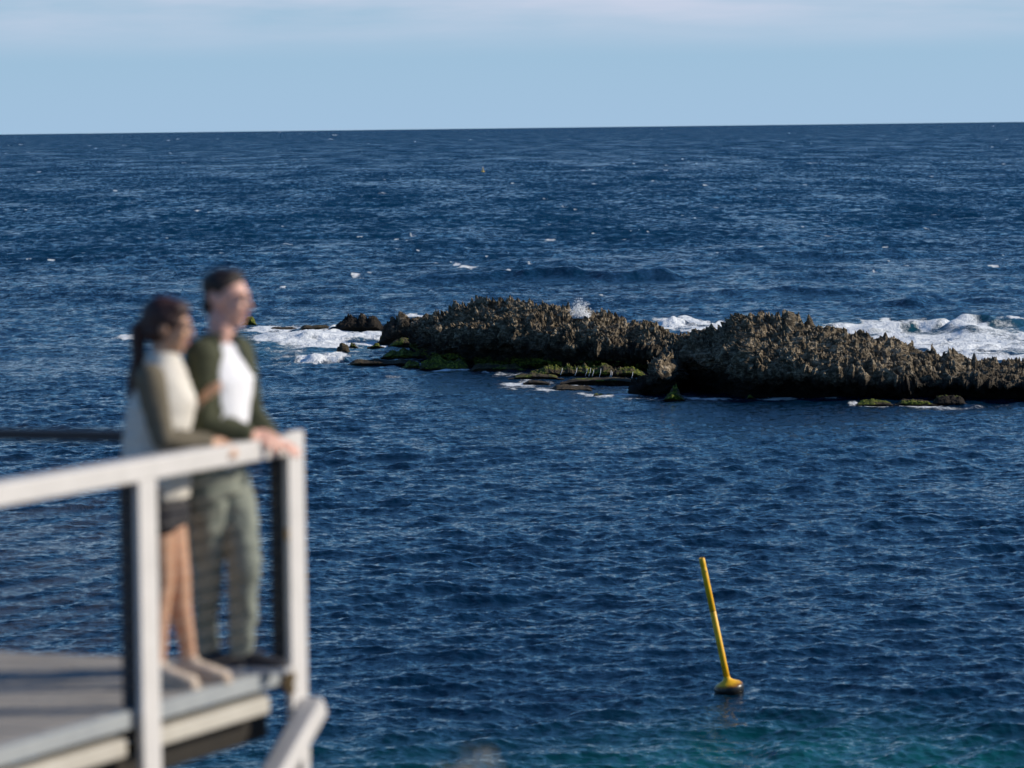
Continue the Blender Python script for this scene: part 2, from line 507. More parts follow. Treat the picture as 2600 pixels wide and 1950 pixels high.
def sea_material():
    mt, n, b = new_mat('sea_water')
    att = node(n, 'ShaderNodeAttribute', attribute_name='sea_data')
    sp = node(n, 'ShaderNodeSeparateColor')
    n.links.new(att.outputs['Color'], sp.inputs[0])
    geo = node(n, 'ShaderNodeNewGeometry')
    pos = geo.outputs['Position']
    def mapped(sx, sy, sz=1.0):
        mpn = node(n, 'ShaderNodeMapping')
        mpn.inputs['Scale'].default_value = (sx, sy, sz)
        n.links.new(pos, mpn.inputs[0])
        return mpn.outputs[0]
    def mixc(fac, a, b_):
        mxn = node(n, 'ShaderNodeMix', data_type='RGBA')
        if isinstance(fac, float): mxn.inputs[0].default_value = fac
        else: n.links.new(fac, mxn.inputs[0])
        for s, v in ((6, a), (7, b_)):
            if isinstance(v, tuple): mxn.inputs[s].default_value = (*v, 1)
            else: n.links.new(v, mxn.inputs[s])
        return mxn.outputs[2]
    def math_(op, a, b_=None, c=None, clamp=False):
        mn = node(n, 'ShaderNodeMath', operation=op, use_clamp=clamp)
        for i, v in enumerate((a, b_, c)):
            if v is None: continue
            if isinstance(v, (int, float)): mn.inputs[i].default_value = v
            else: n.links.new(v, mn.inputs[i])
        return mn.outputs[0]
    # body colour: deep navy, green over the sandy shallows, pale green aerated surf water
    nb = noise_tex(n, 1.0, 3, 0.5, mapped(0.02, 0.012))
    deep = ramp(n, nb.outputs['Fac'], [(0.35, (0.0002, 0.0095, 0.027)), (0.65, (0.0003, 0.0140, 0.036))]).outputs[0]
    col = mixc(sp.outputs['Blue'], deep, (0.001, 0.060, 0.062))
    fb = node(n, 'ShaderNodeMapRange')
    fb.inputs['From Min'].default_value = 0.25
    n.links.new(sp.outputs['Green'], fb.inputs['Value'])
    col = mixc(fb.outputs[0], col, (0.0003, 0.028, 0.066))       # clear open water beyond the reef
    col = mixc(math_('MULTIPLY', att.outputs['Alpha'], 0.55), col, (0.01, 0.10, 0.12))
    # foam
    fn = noise_tex(n, 1.0, 8, 0.72, mapped(0.9, 0.55))
    fn2 = noise_tex(n, 1.0, 4, 0.6, mapped(6.0, 3.0))
    fsum = math_('ADD', math_('MULTIPLY', math_('MULTIPLY_ADD', fn.outputs['Fac'], 1.5, -0.25), 0.72), math_('MULTIPLY', fn2.outputs['Fac'], 0.28))
    thr = math_('SUBTRACT', sp.outputs['Red'], math_('SUBTRACT', 0.95, fsum))
    fm = node(n, 'ShaderNodeMapRange', interpolation_type='SMOOTHSTEP')
    fm.inputs['From Min'].default_value = 0.0
    fm.inputs['From Max'].default_value = 0.26
    n.links.new(thr, fm.inputs['Value'])
    foam = fm.outputs[0]
    n.links.new(mixc(foam, col, (0.80, 0.84, 0.86)), b.inputs['Base Color'])
    b.inputs['IOR'].default_value = 1.333
    b.inputs['Specular Tint'].default_value = (0.72, 0.92, 1.0, 1)
    rw = math_('ADD', 0.05, math_('MULTIPLY', sp.outputs['Green'], 0.10))
    n.links.new(math_('ADD', rw, math_('MULTIPLY', foam, 0.6), clamp=True), b.inputs['Roughness'])
    # ripples too small for the mesh
    r1 = noise_tex(n, 1.0, 4, 0.6, mapped(3.2, 4.6))
    b1 = bump(n, b, r1.outputs['Fac'], 0.05, 1.0)
    # with distance the mesh no longer carries the chop: its slopes are added to the normal instead
    def slopes(tex, kx, ky, by):
        vs_ = node(n, 'ShaderNodeVectorMath', operation='SUBTRACT')
        n.links.new(tex.outputs['Color'], vs_.inputs[0])
        vs_.inputs[1].default_value = (.5, .5, .5)
        vm = node(n, 'ShaderNodeVectorMath', operation='MULTIPLY_ADD')
        n.links.new(vs_.outputs[0], vm.inputs[0])
        vm.inputs[1].default_value = (kx, ky, 0)
        vm.inputs[2].default_value = (0, by, 0)
        return vm.outputs[0]
    s1 = slopes(noise_tex(n, 1.0, 5, 0.65, mapped(1.1, 0.42)), 1.1, 1.6, -0.235)
    s2 = slopes(noise_tex(n, 1.0, 4, 0.6, mapped(0.09, 0.016)), 0.3, 0.8, 0.0)
    va = node(n, 'ShaderNodeVectorMath', operation='ADD')
    n.links.new(s1, va.inputs[0]); n.links.new(s2, va.inputs[1])
    vsn = node(n, 'ShaderNodeVectorMath', operation='SCALE')
    n.links.new(va.outputs[0], vsn.inputs[0])
    n.links.new(sp.outputs['Green'], vsn.inputs['Scale'])
    vad = node(n, 'ShaderNodeVectorMath', operation='ADD')
    s3 = slopes(noise_tex(n, 1.0, 4, 0.62, mapped(5.0, 3.0)), 0.55, 0.95, -0.02)
    vad3 = node(n, 'ShaderNodeVectorMath', operation='ADD')
    n.links.new(vsn.outputs[0], vad3.inputs[0]); n.links.new(s3, vad3.inputs[1])
    n.links.new(vad3.outputs[0], vad.inputs[0]); n.links.new(b1.outputs[0], vad.inputs[1])
    b2 = node(n, 'ShaderNodeVectorMath', operation='NORMALIZE')
    n.links.new(vad.outputs[0], b2.inputs[0])
    b3 = bump(n, b, math_('MULTIPLY', fsum, foam), 0.16, 1.0, b2)
    return mt
MSEA = sea_material()
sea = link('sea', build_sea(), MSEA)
tag(sea, kind='structure')

# ================================================================== CLIFF under the camera and the deck (below the frame)
def build_cliff():
    nx, ny = 90, 110
    xs = np.linspace(-22, 16, nx)
    ys = np.linspace(-14, 30, ny)
    Y, X = np.meshgrid(ys, xs, indexing='ij')
    x, y = X.ravel(), Y.ravel()
    top = 8.35 - 0.155 * np.clip(y, 0, 19)
    edge = 21.5 + 1.5 * vnoise(np.stack([x / 3.0, 0 * x, 0 * x], -1), 2)
    drop = sstep(0, 6.5, y - edge)
    z = top * (1 - drop) - 1.5 * drop
    p = np.stack([x, y, z], -1)
    z += 0.22 * fbm(p * 0.9, 5, 3) - 0.1
    me = mesh_np('cliff', np.stack([x, y, z], -1), grid_faces(ny, nx))
    return me
def rock_material(name, dry1, dry2, wet, zwet_shade0, zwet_shade1, moss=0.0, bump_d=0.05, znoise=0.9):
    mt, n, b = new_mat(name)
    geo = node(n, 'ShaderNodeNewGeometry')
    pos = geo.outputs['Position']
    mpn = node(n, 'ShaderNodeMapping')
    mpn.inputs['Rotation'].default_value = (0, R(-32), 0)
    mpn.inputs['Scale'].default_value = (1.6, 3.0, 5.5)
    n.links.new(pos, mpn.inputs[0])
    t1 = noise_tex(n, 2.2, 8, 0.72, pos)
    t2 = noise_tex(n, 1.7, 7, 0.74, mpn.outputs[0])
    ad = node(n, 'ShaderNodeMath', operation='MULTIPLY_ADD')
    n.links.new(t2.outputs['Fac'], ad.inputs[0])
    ad.inputs[1].default_value = 0.6
    hv = node(n, 'ShaderNodeMath', operation='MULTIPLY')
    n.links.new(t1.outputs['Fac'], hv.inputs[0])
    hv.inputs[1].default_value = 0.4
    n.links.new(hv.outputs[0], ad.inputs[2])
    c = ramp(n, ad.outputs[0], [(0.40, tuple(v * .20 for v in dry1)), (0.50, dry1), (0.63, dry2)])
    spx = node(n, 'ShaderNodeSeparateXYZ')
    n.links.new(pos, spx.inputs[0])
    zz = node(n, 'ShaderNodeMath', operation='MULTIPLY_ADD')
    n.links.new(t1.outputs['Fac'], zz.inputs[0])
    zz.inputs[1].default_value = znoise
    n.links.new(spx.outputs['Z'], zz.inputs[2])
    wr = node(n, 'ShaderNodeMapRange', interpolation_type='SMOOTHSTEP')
    wr.inputs['From Min'].default_value = zwet_shade0 + znoise * .5
    wr.inputs['From Max'].default_value = zwet_shade1 + znoise * .5
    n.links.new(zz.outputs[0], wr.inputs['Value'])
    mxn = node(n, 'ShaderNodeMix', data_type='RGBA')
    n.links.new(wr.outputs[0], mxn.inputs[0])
    mxn.inputs[6].default_value = (*wet, 1)  # wet rock colour; on the humps it also paints in shade
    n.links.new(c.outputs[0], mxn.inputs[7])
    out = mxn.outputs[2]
    if moss > 0:
        att = node(n, 'ShaderNodeAttribute', attribute_name='moss')
        mo = node(n, 'ShaderNodeMath', operation='ADD')
        tm = noise_tex(n, 5.0, 5, 0.65, pos)
        n.links.new(tm.outputs['Fac'], mo.inputs[0])
        n.links.new(att.outputs['Fac'], mo.inputs[1])
        mrn = node(n, 'ShaderNodeMapRange', interpolation_type='SMOOTHSTEP')
        mrn.inputs['From Min'].default_value = 0.92
        mrn.inputs['From Max'].default_value = 1.12
        n.links.new(mo.outputs[0], mrn.inputs['Value'])
        tg = noise_tex(n, 9.0, 3, 0.6, pos)
        gc = ramp(n, tg.outputs['Fac'], [(0.36, (0.020, 0.028, 0.005)), (0.50, (0.075, 0.095, 0.010)), (0.66, (0.22, 0.24, 0.03))])
        m2 = node(n, 'ShaderNodeMix', data_type='RGBA')
        n.links.new(mrn.outputs[0], m2.inputs[0])
        n.links.new(out, m2.inputs[6])
        n.links.new(gc.outputs[0], m2.inputs[7])
        out = m2.outputs[2]
    n.links.new(out, b.inputs['Base Color'])
    b.inputs['Roughness'].default_value = 0.9
    b.inputs['Specular IOR Level'].default_value = 0.25
    t3 = noise_tex(n, 7.0, 6, 0.7, pos)
    b1 = bump(n, b, t3.outputs['Fac'], bump_d, 1.0)
    bump(n, b, t2.outputs['Fac'], bump_d * 1.6, 1.0, b1)
    return mt
MROCK = rock_material('limestone', (0.13, 0.10, 0.062), (0.54, 0.45, 0.32), (0.020, 0.015, 0.010), 0.50, 1.85, moss=1.0, bump_d=.06, znoise=2.4)  # wet zone stretched upward to paint shade onto the lower front
MROCK2 = rock_material('limestone_ridge', (0.14, 0.108, 0.068), (0.54, 0.45, 0.32), (0.016, 0.013, 0.010), 0.40, 1.20, moss=1.0, bump_d=.06, znoise=1.3)  # wet zone reaches the lip, so under-lip shade is in the colour
MLEDGE = rock_material('wet_reef_rock', (0.06, 0.047, 0.026), (0.13, 0.10, 0.055), (0.018, 0.013, 0.010), -0.1, 0.3, moss=1.0, bump_d=0.04)
MCLIFF = rock_material('cliff_stone', (0.22, 0.18, 0.13), (0.40, 0.34, 0.27), (0.02, 0.02, 0.015), 0.0, 0.8)
tag(link('cliff', build_cliff(), MCLIFF), kind='structure')

# ================================================================== ROCKS
def ctrl_interp(cols, t):
    """Catmull-Rom through control rows: cols (K, n, 2) -> (len(t), n, 2), t in 0..K-1"""
    K = cols.shape[0]
    i = np.clip(np.floor(t).astype(int), 0, K - 2)
    f = (t - i)[:, None, None]
    p1, p2 = cols[i], cols[i + 1]
    p0, p3 = cols[np.maximum(i - 1, 0)], cols[np.minimum(i + 2, K - 1)]
    m1, m2 = (p2 - p0) * 0.42, (p3 - p1) * 0.42
    return (2 * f**3 - 3 * f**2 + 1) * p1 + (f**3 - 2 * f**2 + f) * m1 + (-2 * f**3 + 3 * f**2) * p2 + (f**3 - f**2) * m2

def rock(name, base, crest, lip, dc, uc, back, step=0.03, spike=(0.5, 0.42, 0.22), rough=0.16, seed=1, moss_top=0.0, moss_z=(0.25, 0.6), rows=260, mat=None, spike_drop=6.0, flat=0.0, mossx=None):
    """rock built from its waterline, overhanging lip and crest (photo px); dc/uc/back metres, each a list of (px, metres)"""
    f = lambda tab, u: np.interp(u, [p[0] for p in tab], [p[1] for p in tab])
    u0, u1 = crest[0][0], crest[-1][0]
    mid = atz((u0 + u1) / 2, f(base, (u0 + u1) / 2))
    ppm = FPX / mid.y
    nc = max(int((u1 - u0) / ppm / step), 12)
    u = np.linspace(u0, u1, nc)
    by, cy, ly = f(base, u), f(crest, u), f(lip, u)
    def smooth(a, k):
        if len(a) < 4 * k: return a
        ker = np.ones(k) / k
        return np.convolve(np.pad(a, k, mode='edge'), ker, mode='same')[k:-k]
    dcv, ucv, bkv = smooth(f(dc, u), 5), smooth(f(uc, u), 5), smooth(f(back, u), 5)
    foot = [atz(a, b_) for a, b_ in zip(u, by)]
    Yf = smooth(np.array([p.y for p in foot]), 9)
    sl = np.array([p.x / p.y for p in foot])            # ground direction of the column
    Yl, Yc = Yf - ucv, Yf + dcv
    zl = np.array([at(a, b_, Y).z for a, b_, Y in zip(u, ly, Yl)])
    zc = np.array([at(a, b_ + spike_drop, Y).z for a, b_, Y in zip(u, cy, Yc)])
    zc = np.maximum(zc, 0.04)
    zl = np.clip(zl, 0.02, zc * 0.94)
    # the same column scaled so that front, lip and crest stand above one another
    C = []
    C.append((Yf + 0.15, np.full(nc, -0.7)))
    C.append((Yf, zl * 0.02 - 0.05))
    C.append((Yf - ucv * 0.12, zl * 0.35))
    C.append((Yf - ucv * 0.55, zl * 0.72))
    C.append((Yl, zl))
    C.append((Yl + (Yc - Yl) * 0.12, zl + (zc - zl) * (0.30 - .1 * flat)))
    C.append((Yl + (Yc - Yl) * 0.5, zl + (zc - zl) * (0.66 - .2 * flat)))
    C.append((Yc, zc))
    C.append((Yc + bkv * 0.5, zc * 0.72))
    C.append((Yc + bkv, np.full(nc, -0.1)))
    C.append((Yc + bkv + 0.1, np.full(nc, -0.7)))
    C = np.array([np.stack(c, -1) for c in C])
    dens = np.array([0.3, .8, 1.0, 1.0, 1.4, 3.0, 3.2, 1.2, .9, .3])
    cum = np.concatenate([[0], np.cumsum(dens)])
    t = np.interp(np.linspace(0, cum[-1], rows), cum, np.arange(len(cum)))
    P = ctrl_interp(C, t)
    Yg, Zg = P[..., 0], P[..., 1]
    Xg = sl[None, :] * Yg
    # surface frame
    V = np.stack([Xg, Yg, Zg], -1)
    du = np.gradient(V, axis=1)
    dv = np.gradient(V, axis=0)
    N = np.cross(du, dv)
    N /= np.linalg.norm(N, axis=-1, keepdims=True) + 1e-9
    arc = np.cumsum(np.linalg.norm(dv, axis=-1), axis=0)
    tt = np.repeat(t[:, None], nc, 1)
    top = sstep(4.05, 4.9, tt) * (1 - sstep(7.6, 8.6, tt))
    ew = np.minimum(u - u0, u1 - u)[None, :] / ppm
    edge = sstep(0.0, 0.35, ew) * np.ones_like(tt)
    p = V.reshape(-1, 3)
    amp = rough * sstep(0.02, 0.7, Zg + 0.15).ravel() * (0.35 + 0.65 * edge.ravel())
    n1 = fbm(p * 0.8 + seed * 3.1, 3, seed) * 1.3
    q = p @ np.array([[0.85, 0, -0.53], [0, 1, 0], [0.53, 0, 0.85]]).T      # tilted strata
    n2 = fbm(q * np.array([1.6, 2.4, 5.0]) + 5.0, 5, seed + 7, 0.6, ridge=True)
    n3 = fbm(p * 5.0, 3, seed + 23, 0.6)
    n4 = fbm(q * np.array([.55, .8, 1.1]) + 9.0, 3, seed + 71, 0.5, ridge=True)
    disp = amp * (n1 * 0.8 + n4 * 1.1 + n2 * 1.25 + n3 * 0.5)
    p = p + N.reshape(-1, 3) * disp[:, None]
    wob = 0.16 * vnoise(p * 2.3, seed + 31)
    wob2 = 0.16 * vnoise(p * 2.3 + 40, seed + 32)
    xs, ysr = p[:, 0] + wob, arc.ravel() * 1.0 + wob2
    big = cones(xs, ysr * .8, spike[0] * 1.5, seed + 2, .55, .7)
    med = cones(xs * 1.15 + 3, ysr * .85, spike[0] * .8, seed + 3, .62, .85)
    sml = cones(xs * 1.1 + 7, ysr + 3, spike[0] * .42, seed + 5, .7)
    fine = cones(xs * 1.2 + 17, ysr * .9 + 9, spike[0] * .26, seed + 6, .75)
    h = spike[1] * 1.1 * big + spike[1] * .75 * med * (1 - .4 * big) + spike[2] * 1.2 * sml + spike[2] * .95 * fine
    pits = cones(xs + 11, ysr + 5, spike[0] * 1.1, seed + 8, .6, .8)
    h -= spike[1] * .8 * pits
    var = 0.18 + 1.1 * np.clip(0.5 + 1.3 * fbm(p * 0.7, 2, seed + 44), 0, 1.25)
    crestw = 0.30 + 0.70 * np.exp(-((tt - 6.9) / 0.8) ** 2).ravel()
    shard = fbm(q * np.array([2.6, 2.0, 1.1]) + 3.0, 4, seed + 90, 0.62, ridge=True)
    h = h * crestw + spike[1] * 0.62 * shard + spike[2] * .5 * fine * (1 - crestw)
    h *= top.ravel() * edge.ravel() * var * sstep(0.0, 0.9, Zg).ravel() ** .5
    h += top.ravel() * edge.ravel() * spike[2] * .25 * fbm(p * np.array([9, 9, 4]), 3, seed + 80, .6, ridge=True)
    p[:, 2] += h
    p[:, 0] += -0.16 * h
    p[:, 1] += 0.15 * h
    # keep the skyline where the photograph has it
    g = p.reshape(rows, nc, 3)
    dz_ = g[..., 2] - CAM_H
    f0, u0_ = g[..., 1] * Fv.y + dz_ * Fv.z, g[..., 1] * Uv.y + dz_ * Uv.z
    xr_, yr_ = g[..., 0] / f0 * FPX, u0_ / f0 * FPX
    vv = 975.0 - (xr_ * sr + yr_ * cr)
    vmin = vv.min(0)
    kw = max(3, int(0.5 / step))
    pad = np.pad(vmin, kw, mode='edge')
    vlow = np.array([pad[i:i + 2 * kw + 1].min() for i in range(nc)])
    vavg = smooth(0.5 * vlow + 0.5 * smooth(vmin, kw), kw)
    zc_now = zc + 0
    dzc = (smooth(cy, kw) - vavg) / ppm          # > 0: too tall
    ztop = np.maximum(g[..., 2].max(0), 0.1)
    kk = np.clip(1 - smooth(dzc * -1, 3) * -1 / ztop, 0.45, 1.6)
    g[..., 2] = np.where(g[..., 2] > 0, g[..., 2] * kk[None, :], g[..., 2])
    p = g.reshape(-1, 3)
    # lip fringe: hanging points
    fr = np.exp(-((tt - 3.9) / 0.35) ** 2).ravel() * edge.ravel()
    p[:, 2] -= fr * 0.22 * np.clip(cones(p[:, 0], p[:, 0] * 0 + .1, .34, seed + 9, .8), 0, 1) * sstep(.2, .9, Zg).ravel()
    me = mesh_np(name, p, grid_faces(rows, nc), True)
    me.polygons.foreach_set('use_smooth', np.zeros(len(me.polygons), dtype=bool))
    me.update()
    zz = p[:, 2]
    mo = moss_top * (1 - sstep(moss_z[0], moss_z[1], zz)) * sstep(-0.05, 0.10, zz)
    mo = mo * (0.75 + 0.5 * vnoise(p * 1.7, seed + 61))
    if mossx is not None:
        mo = mo * np.interp(np.tile(u, rows), [m_[0] for m_ in mossx], [m_[1] for m_ in mossx])
    at_ = me.attributes.new('moss', 'FLOAT', 'POINT')
    at_.data.foreach_set('value', mo.astype(np.float32))
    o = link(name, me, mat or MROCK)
    return o

# --- left, taller hump
r1 = rock('limestone_outcrop',
     base=[(1040, 880), (1075, 905), (1110, 925), (1285, 936), (1443, 943), (1640, 946), (1840, 950)],
     crest=[(1045, 850), (1060, 815), (1075, 808), (1105, 785), (1158, 770), (1199, 756), (1246, 755), (1305, 751), (1352, 762), (1410, 768), (1457, 776), (1528, 783), (1575, 797), (1622, 810), (1681, 822), (1716, 836), (1745, 850), (1790, 870), (1840, 900)],
     lip=[(1045, 868), (1075, 862), (1110, 852), (1200, 846), (1285, 846), (1360, 850), (1443, 866), (1560, 880), (1640, 880), (1760, 885), (1840, 915)],
     dc=[(1045, .5), (1090, 2.0), (1160, 4.2), (1300, 5.5), (1600, 5.0), (1730, 3.5), (1840, 2.5)],
     uc=[(1045, .05), (1110, .5), (1300, .9), (1500, .8), (1840, .6)], back=[(1045, .6), (1200, 2.2), (1840, 2.0)],
     step=0.027, rows=330, seed=3, spike=(0.42, 0.40, 0.22), rough=0.27, moss_top=0.75, moss_z=(0.35, 0.8), spike_drop=16)
tag(r1, 'tall hump of brown limestone spires with a green mossy foot, left of the notch', 'rock')
# --- right, longer hump with the leaning buttress
r2 = rock('limestone_outcrop',
     base=[(1585, 1000), (1674, 1004), (1692, 1001), (1724, 978), (1799, 989), (1898, 1006), (2100, 1010), (2850, 1011)],
     crest=[(1587, 999), (1600, 984), (1615, 960), (1633, 934), (1665, 905), (1700, 880), (1729, 856), (1764, 836), (1786, 832), (1806, 840), (1836, 817), (1863, 800), (1885, 791), (1918, 790), (1958, 797), (2010, 789), (2035, 800), (2092, 812), (2144, 836), (2182, 838), (2224, 852), (2246, 848), (2289, 856), (2326, 880), (2358, 880), (2386, 890), (2433, 884), (2453, 898), (2505, 904), (2572, 911), (2640, 905), (2720, 915), (2850, 960)],
     lip=[(1587, 1000), (1600, 992), (1633, 945), (1665, 915), (1700, 892), (1735, 880), (1811, 884), (1873, 896), (1923, 925), (2047, 921), (2149, 939), (2224, 948), (2299, 958), (2398, 946), (2522, 946), (2600, 950), (2850, 985)],
     dc=[(1587, .5), (1640, .8), (1700, 1.3), (1760, 2.6), (1860, 4.3), (2050, 5.5), (2300, 6.0), (2600, 5.5), (2850, 3)],
     uc=[(1587, .1), (1640, .7), (1700, 1.2), (1740, 1.5), (1900, 1.5), (2200, 1.3), (2850, 1.2)], back=[(1587, .6), (1760, 1.5), (2850, 2.0)],
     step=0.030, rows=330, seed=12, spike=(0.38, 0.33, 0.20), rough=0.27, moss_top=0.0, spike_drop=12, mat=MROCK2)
tag(r2, 'long black-sided limestone ridge with an overhanging lip and a leaning buttress beside the notch', 'rock')
# --- small rocks and ledges of the reef
def small(label, u0, u1, ytop, ybase, seed, moss=0.0, depth=1.2, spike=(0.3, 0.16, 0.1), rough=0.12, flat=0.0, skew=0.0, mat=None, mz=(.5, 1.4), lipf=0.5, uc=0.12, step=0.03, rows=80, name='reef_rock', cat='rock', group=None):
    rs = np.random.RandomState(seed)
    k = 9 if u1 - u0 < 60 else 15
    us = np.linspace(u0, u1, k)
    s = np.linspace(0, 1, k)
    prof = np.clip(1 - np.abs(2 * s - 1 + skew) ** (2.2 + 4 * flat), 0.06, 1) * (1 - (0.30 - .12 * flat) * rs.rand(k))
    prof[0] = prof[-1] = 0.03
    prof /= prof.max()
    h = ybase - ytop
    crest = [(a, ybase - h * b_) for a, b_ in zip(us, prof)]
    base = [(a, ybase) for a in us]
    lip = [(a, ybase - h * b_ * lipf) for a, b_ in zip(us, prof)]
    dcv = [(a, depth * (0.15 + 0.85 * min(1, b_ * 1.3))) for a, b_ in zip(us, prof)]
    o = rock(name, base, crest, lip, dcv, [(u0, uc)], [(u0, depth * .6)], step=step, rows=rows, seed=seed, spike=spike, rough=rough, moss_top=moss, moss_z=mz, mat=mat or MLEDGE, spike_drop=2.0)
    return tag(o, label, cat, group)
small('small green-topped rock standing alone in the surf, farthest from the spiky humps', 612, 655, 803, 826, 21, moss=.8, depth=.8, spike=(.35, .3, .12))
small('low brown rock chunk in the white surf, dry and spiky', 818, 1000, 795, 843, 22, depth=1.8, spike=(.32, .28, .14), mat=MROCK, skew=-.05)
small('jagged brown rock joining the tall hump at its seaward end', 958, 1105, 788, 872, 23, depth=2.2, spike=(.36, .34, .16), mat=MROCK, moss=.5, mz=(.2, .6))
small('flat streaked ledge awash beside the low brown rock chunk', 752, 850, 824, 840, 24, depth=1.6, flat=1, moss=.4, spike=(.4, .08, .05), rough=.05)
small('thin dark slab awash between the lone green rock and the streaked ledge', 678, 760, 829, 838, 25, depth=1.0, flat=.8, spike=(.3, .08, .05), rough=.05)
small('mossy shelf under the jagged brown rock', 985, 1090, 856, 880, 26, depth=1.4, flat=.6, moss=.75, spike=(.3, .12, .08))
small('flat green reef mound beside the still pool', 965, 1086, 882, 909, 27, depth=1.3, flat=.4, moss=.95, spike=(.3, .12, .08))
small('dark low reef slab edging the still pool', 872, 1078, 910, 931, 28, depth=1.3, flat=1, moss=.1, spike=(.25, .06, .04), rough=.06)
small('pointed little brown rock at the end of the reef slab', 850, 893, 870, 898, 29, depth=.6, spike=(.25, .18, .1))
small('small round green rock in the foam, next to the pointed brown one', 884, 909, 869, 883, 30, depth=.5, moss=.8, spike=(.25, .08, .05))
small('low green double rock in the foam beside the mossy shelf', 932, 976, 870, 883, 31, depth=.6, moss=.8, spike=(.25, .1, .05))
small('olive mossy boulder at the waterline, smaller of two side by side', 1014, 1078, 911, 938, 32, depth=.9, moss=.7, spike=(.25, .12, .08))
small('bright green seaweed-covered boulder at the foot of the tall hump', 1062, 1195, 904, 940, 33, depth=1.2, flat=.5, moss=.8, spike=(.26, .45, .22), rough=.22, mz=(1.2, 2.0))
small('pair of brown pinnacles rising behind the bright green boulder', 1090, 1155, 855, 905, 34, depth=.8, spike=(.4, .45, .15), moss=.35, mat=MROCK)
small('dark wet ledge with a green fringe between boulder and waterfall ledge', 1185, 1345, 920, 944, 35, depth=1.0, flat=.8, moss=.6, spike=(.25, .1, .06))
small('long green-topped ledge with water trickling over its dark front', 1330, 1650, 922, 957, 36, depth=1.1, flat=1, moss=.78, spike=(.24, .28, .16), rough=.14, lipf=.72, uc=.35, mz=(1.3, 2.0))
small('low brown-green reef slab awash in front of the dark wet ledge', 1290, 1432, 944, 963, 37, depth=1.2, flat=.5, moss=.55, spike=(.25, .06, .04), rough=.06)
small('long thin reef shelf under the trickling water', 1422, 1628, 957, 974, 38, depth=1.2, flat=1, moss=.5, spike=(.25, .05, .03), rough=.05)
small('small dark slab awash in the streaky foam', 1328, 1396, 965, 975, 39, depth=.8, flat=.6, spike=(.25, .05, .03), rough=.05)
small('broad purple-brown reef slab awash in the streaky foam', 1385, 1522, 975, 996, 40, depth=1.6, flat=.7, moss=.2, spike=(.25, .05, .03), rough=.06)
small('green-edged slab awash near the leaning buttress', 1493, 1570, 998, 1009, 41, depth=.8, flat=.6, moss=.7, spike=(.25, .05, .03), rough=.05)
small('mossy stump of rock at the foot of the leaning buttress', 1684, 1740, 974, 1017, 42, depth=.6, flat=.1, moss=.62, spike=(.24, .4, .2), mz=(1.2, 2), rough=.2)
small('lone tuft of green weed on rock below the black overhang', 1894, 1917, 1001, 1013, 43, depth=.4, moss=1.0, spike=(.2, .08, .05))
small('bright green low reef rock below the black overhang, largest of the green strip', 2172, 2268, 1012, 1030, 44, depth=.8, flat=1, moss=.9, spike=(.2, .36, .18), rough=.18, mz=(1, 2))
small('green low reef rock in the middle of the green strip below the overhang', 2272, 2380, 1012, 1029, 45, depth=.8, flat=1, moss=.72, spike=(.2, .36, .18), rough=.18, mz=(1, 2))
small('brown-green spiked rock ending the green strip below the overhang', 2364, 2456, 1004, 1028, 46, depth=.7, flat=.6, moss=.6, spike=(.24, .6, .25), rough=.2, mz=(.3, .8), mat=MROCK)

# --- water trickling over the green ledge, spray thrown up behind the tall hump
MFOAM = plain('white_water', (0.78, 0.82, 0.85), (0.86, 0.88, 0.9), 8, 0.5)
bm = bmesh.new()
for (u, v0, v1) in [(1425, 934, 950), (1462, 934, 951), (1488, 936, 952), (1497, 934, 953), (1505, 938, 954), (1523, 936, 957), (1549, 940, 960), (1552, 944, 961), (1604, 944, 962)]:
    Y = atz(u, 957).y - 0.5
    a, b_ = at(u + 3, v0, Y), at(u - 2, v1 + 2, Y - .1)
    mid = (a + b_) / 2 + Vector((0.02, -.03, .02))
    tube_geo(bm, [a, mid, b_], [.005, .009, .012], 6)
tag(link('water_trickles', bm_mesh('water_trickles', bm, True), MFOAM), 'thin white trickles of water falling from the green ledge', 'water', kind='stuff')
bm = bmesh.new()
rs = random.Random(5)
base = atz(1475, 895)
for i in range(5000):
    hgt = rs.random() ** 2.1
    w_ = (0.12 + 0.55 * hgt)
    jet = rs.choice(((-17, .45), (-9, .75), (-2, 1.0), (4, .62), (11, .8), (19, .4)))
    c = at(1473 + jet[0] * (.7 + .5 * hgt) + rs.gauss(0, 2.5 + 5 * hgt), 808 - 52 * hgt * jet[1], base.y - 12 + rs.uniform(-.6, .6))
    s = rs.choice((.006, .008, .010, .012, .026)) * (1.4 - .8 * hgt)
    vs = [bm.verts.new(c + Vector(d) * s) for d in ((1, 0, -.5), (-.6, .8, -.5), (-.6, -.8, -.5), (0, 0, 1))]
    for q in ((0, 1, 2), (0, 3, 1), (1, 3, 2), (2, 3, 0)): bm.faces.new([vs[k] for k in q])
tag(link('sea_spray', bm_mesh('sea_spray', bm, True), MFOAM), 'burst of white spray thrown up behind the limestone spires', 'spray', kind='stuff')

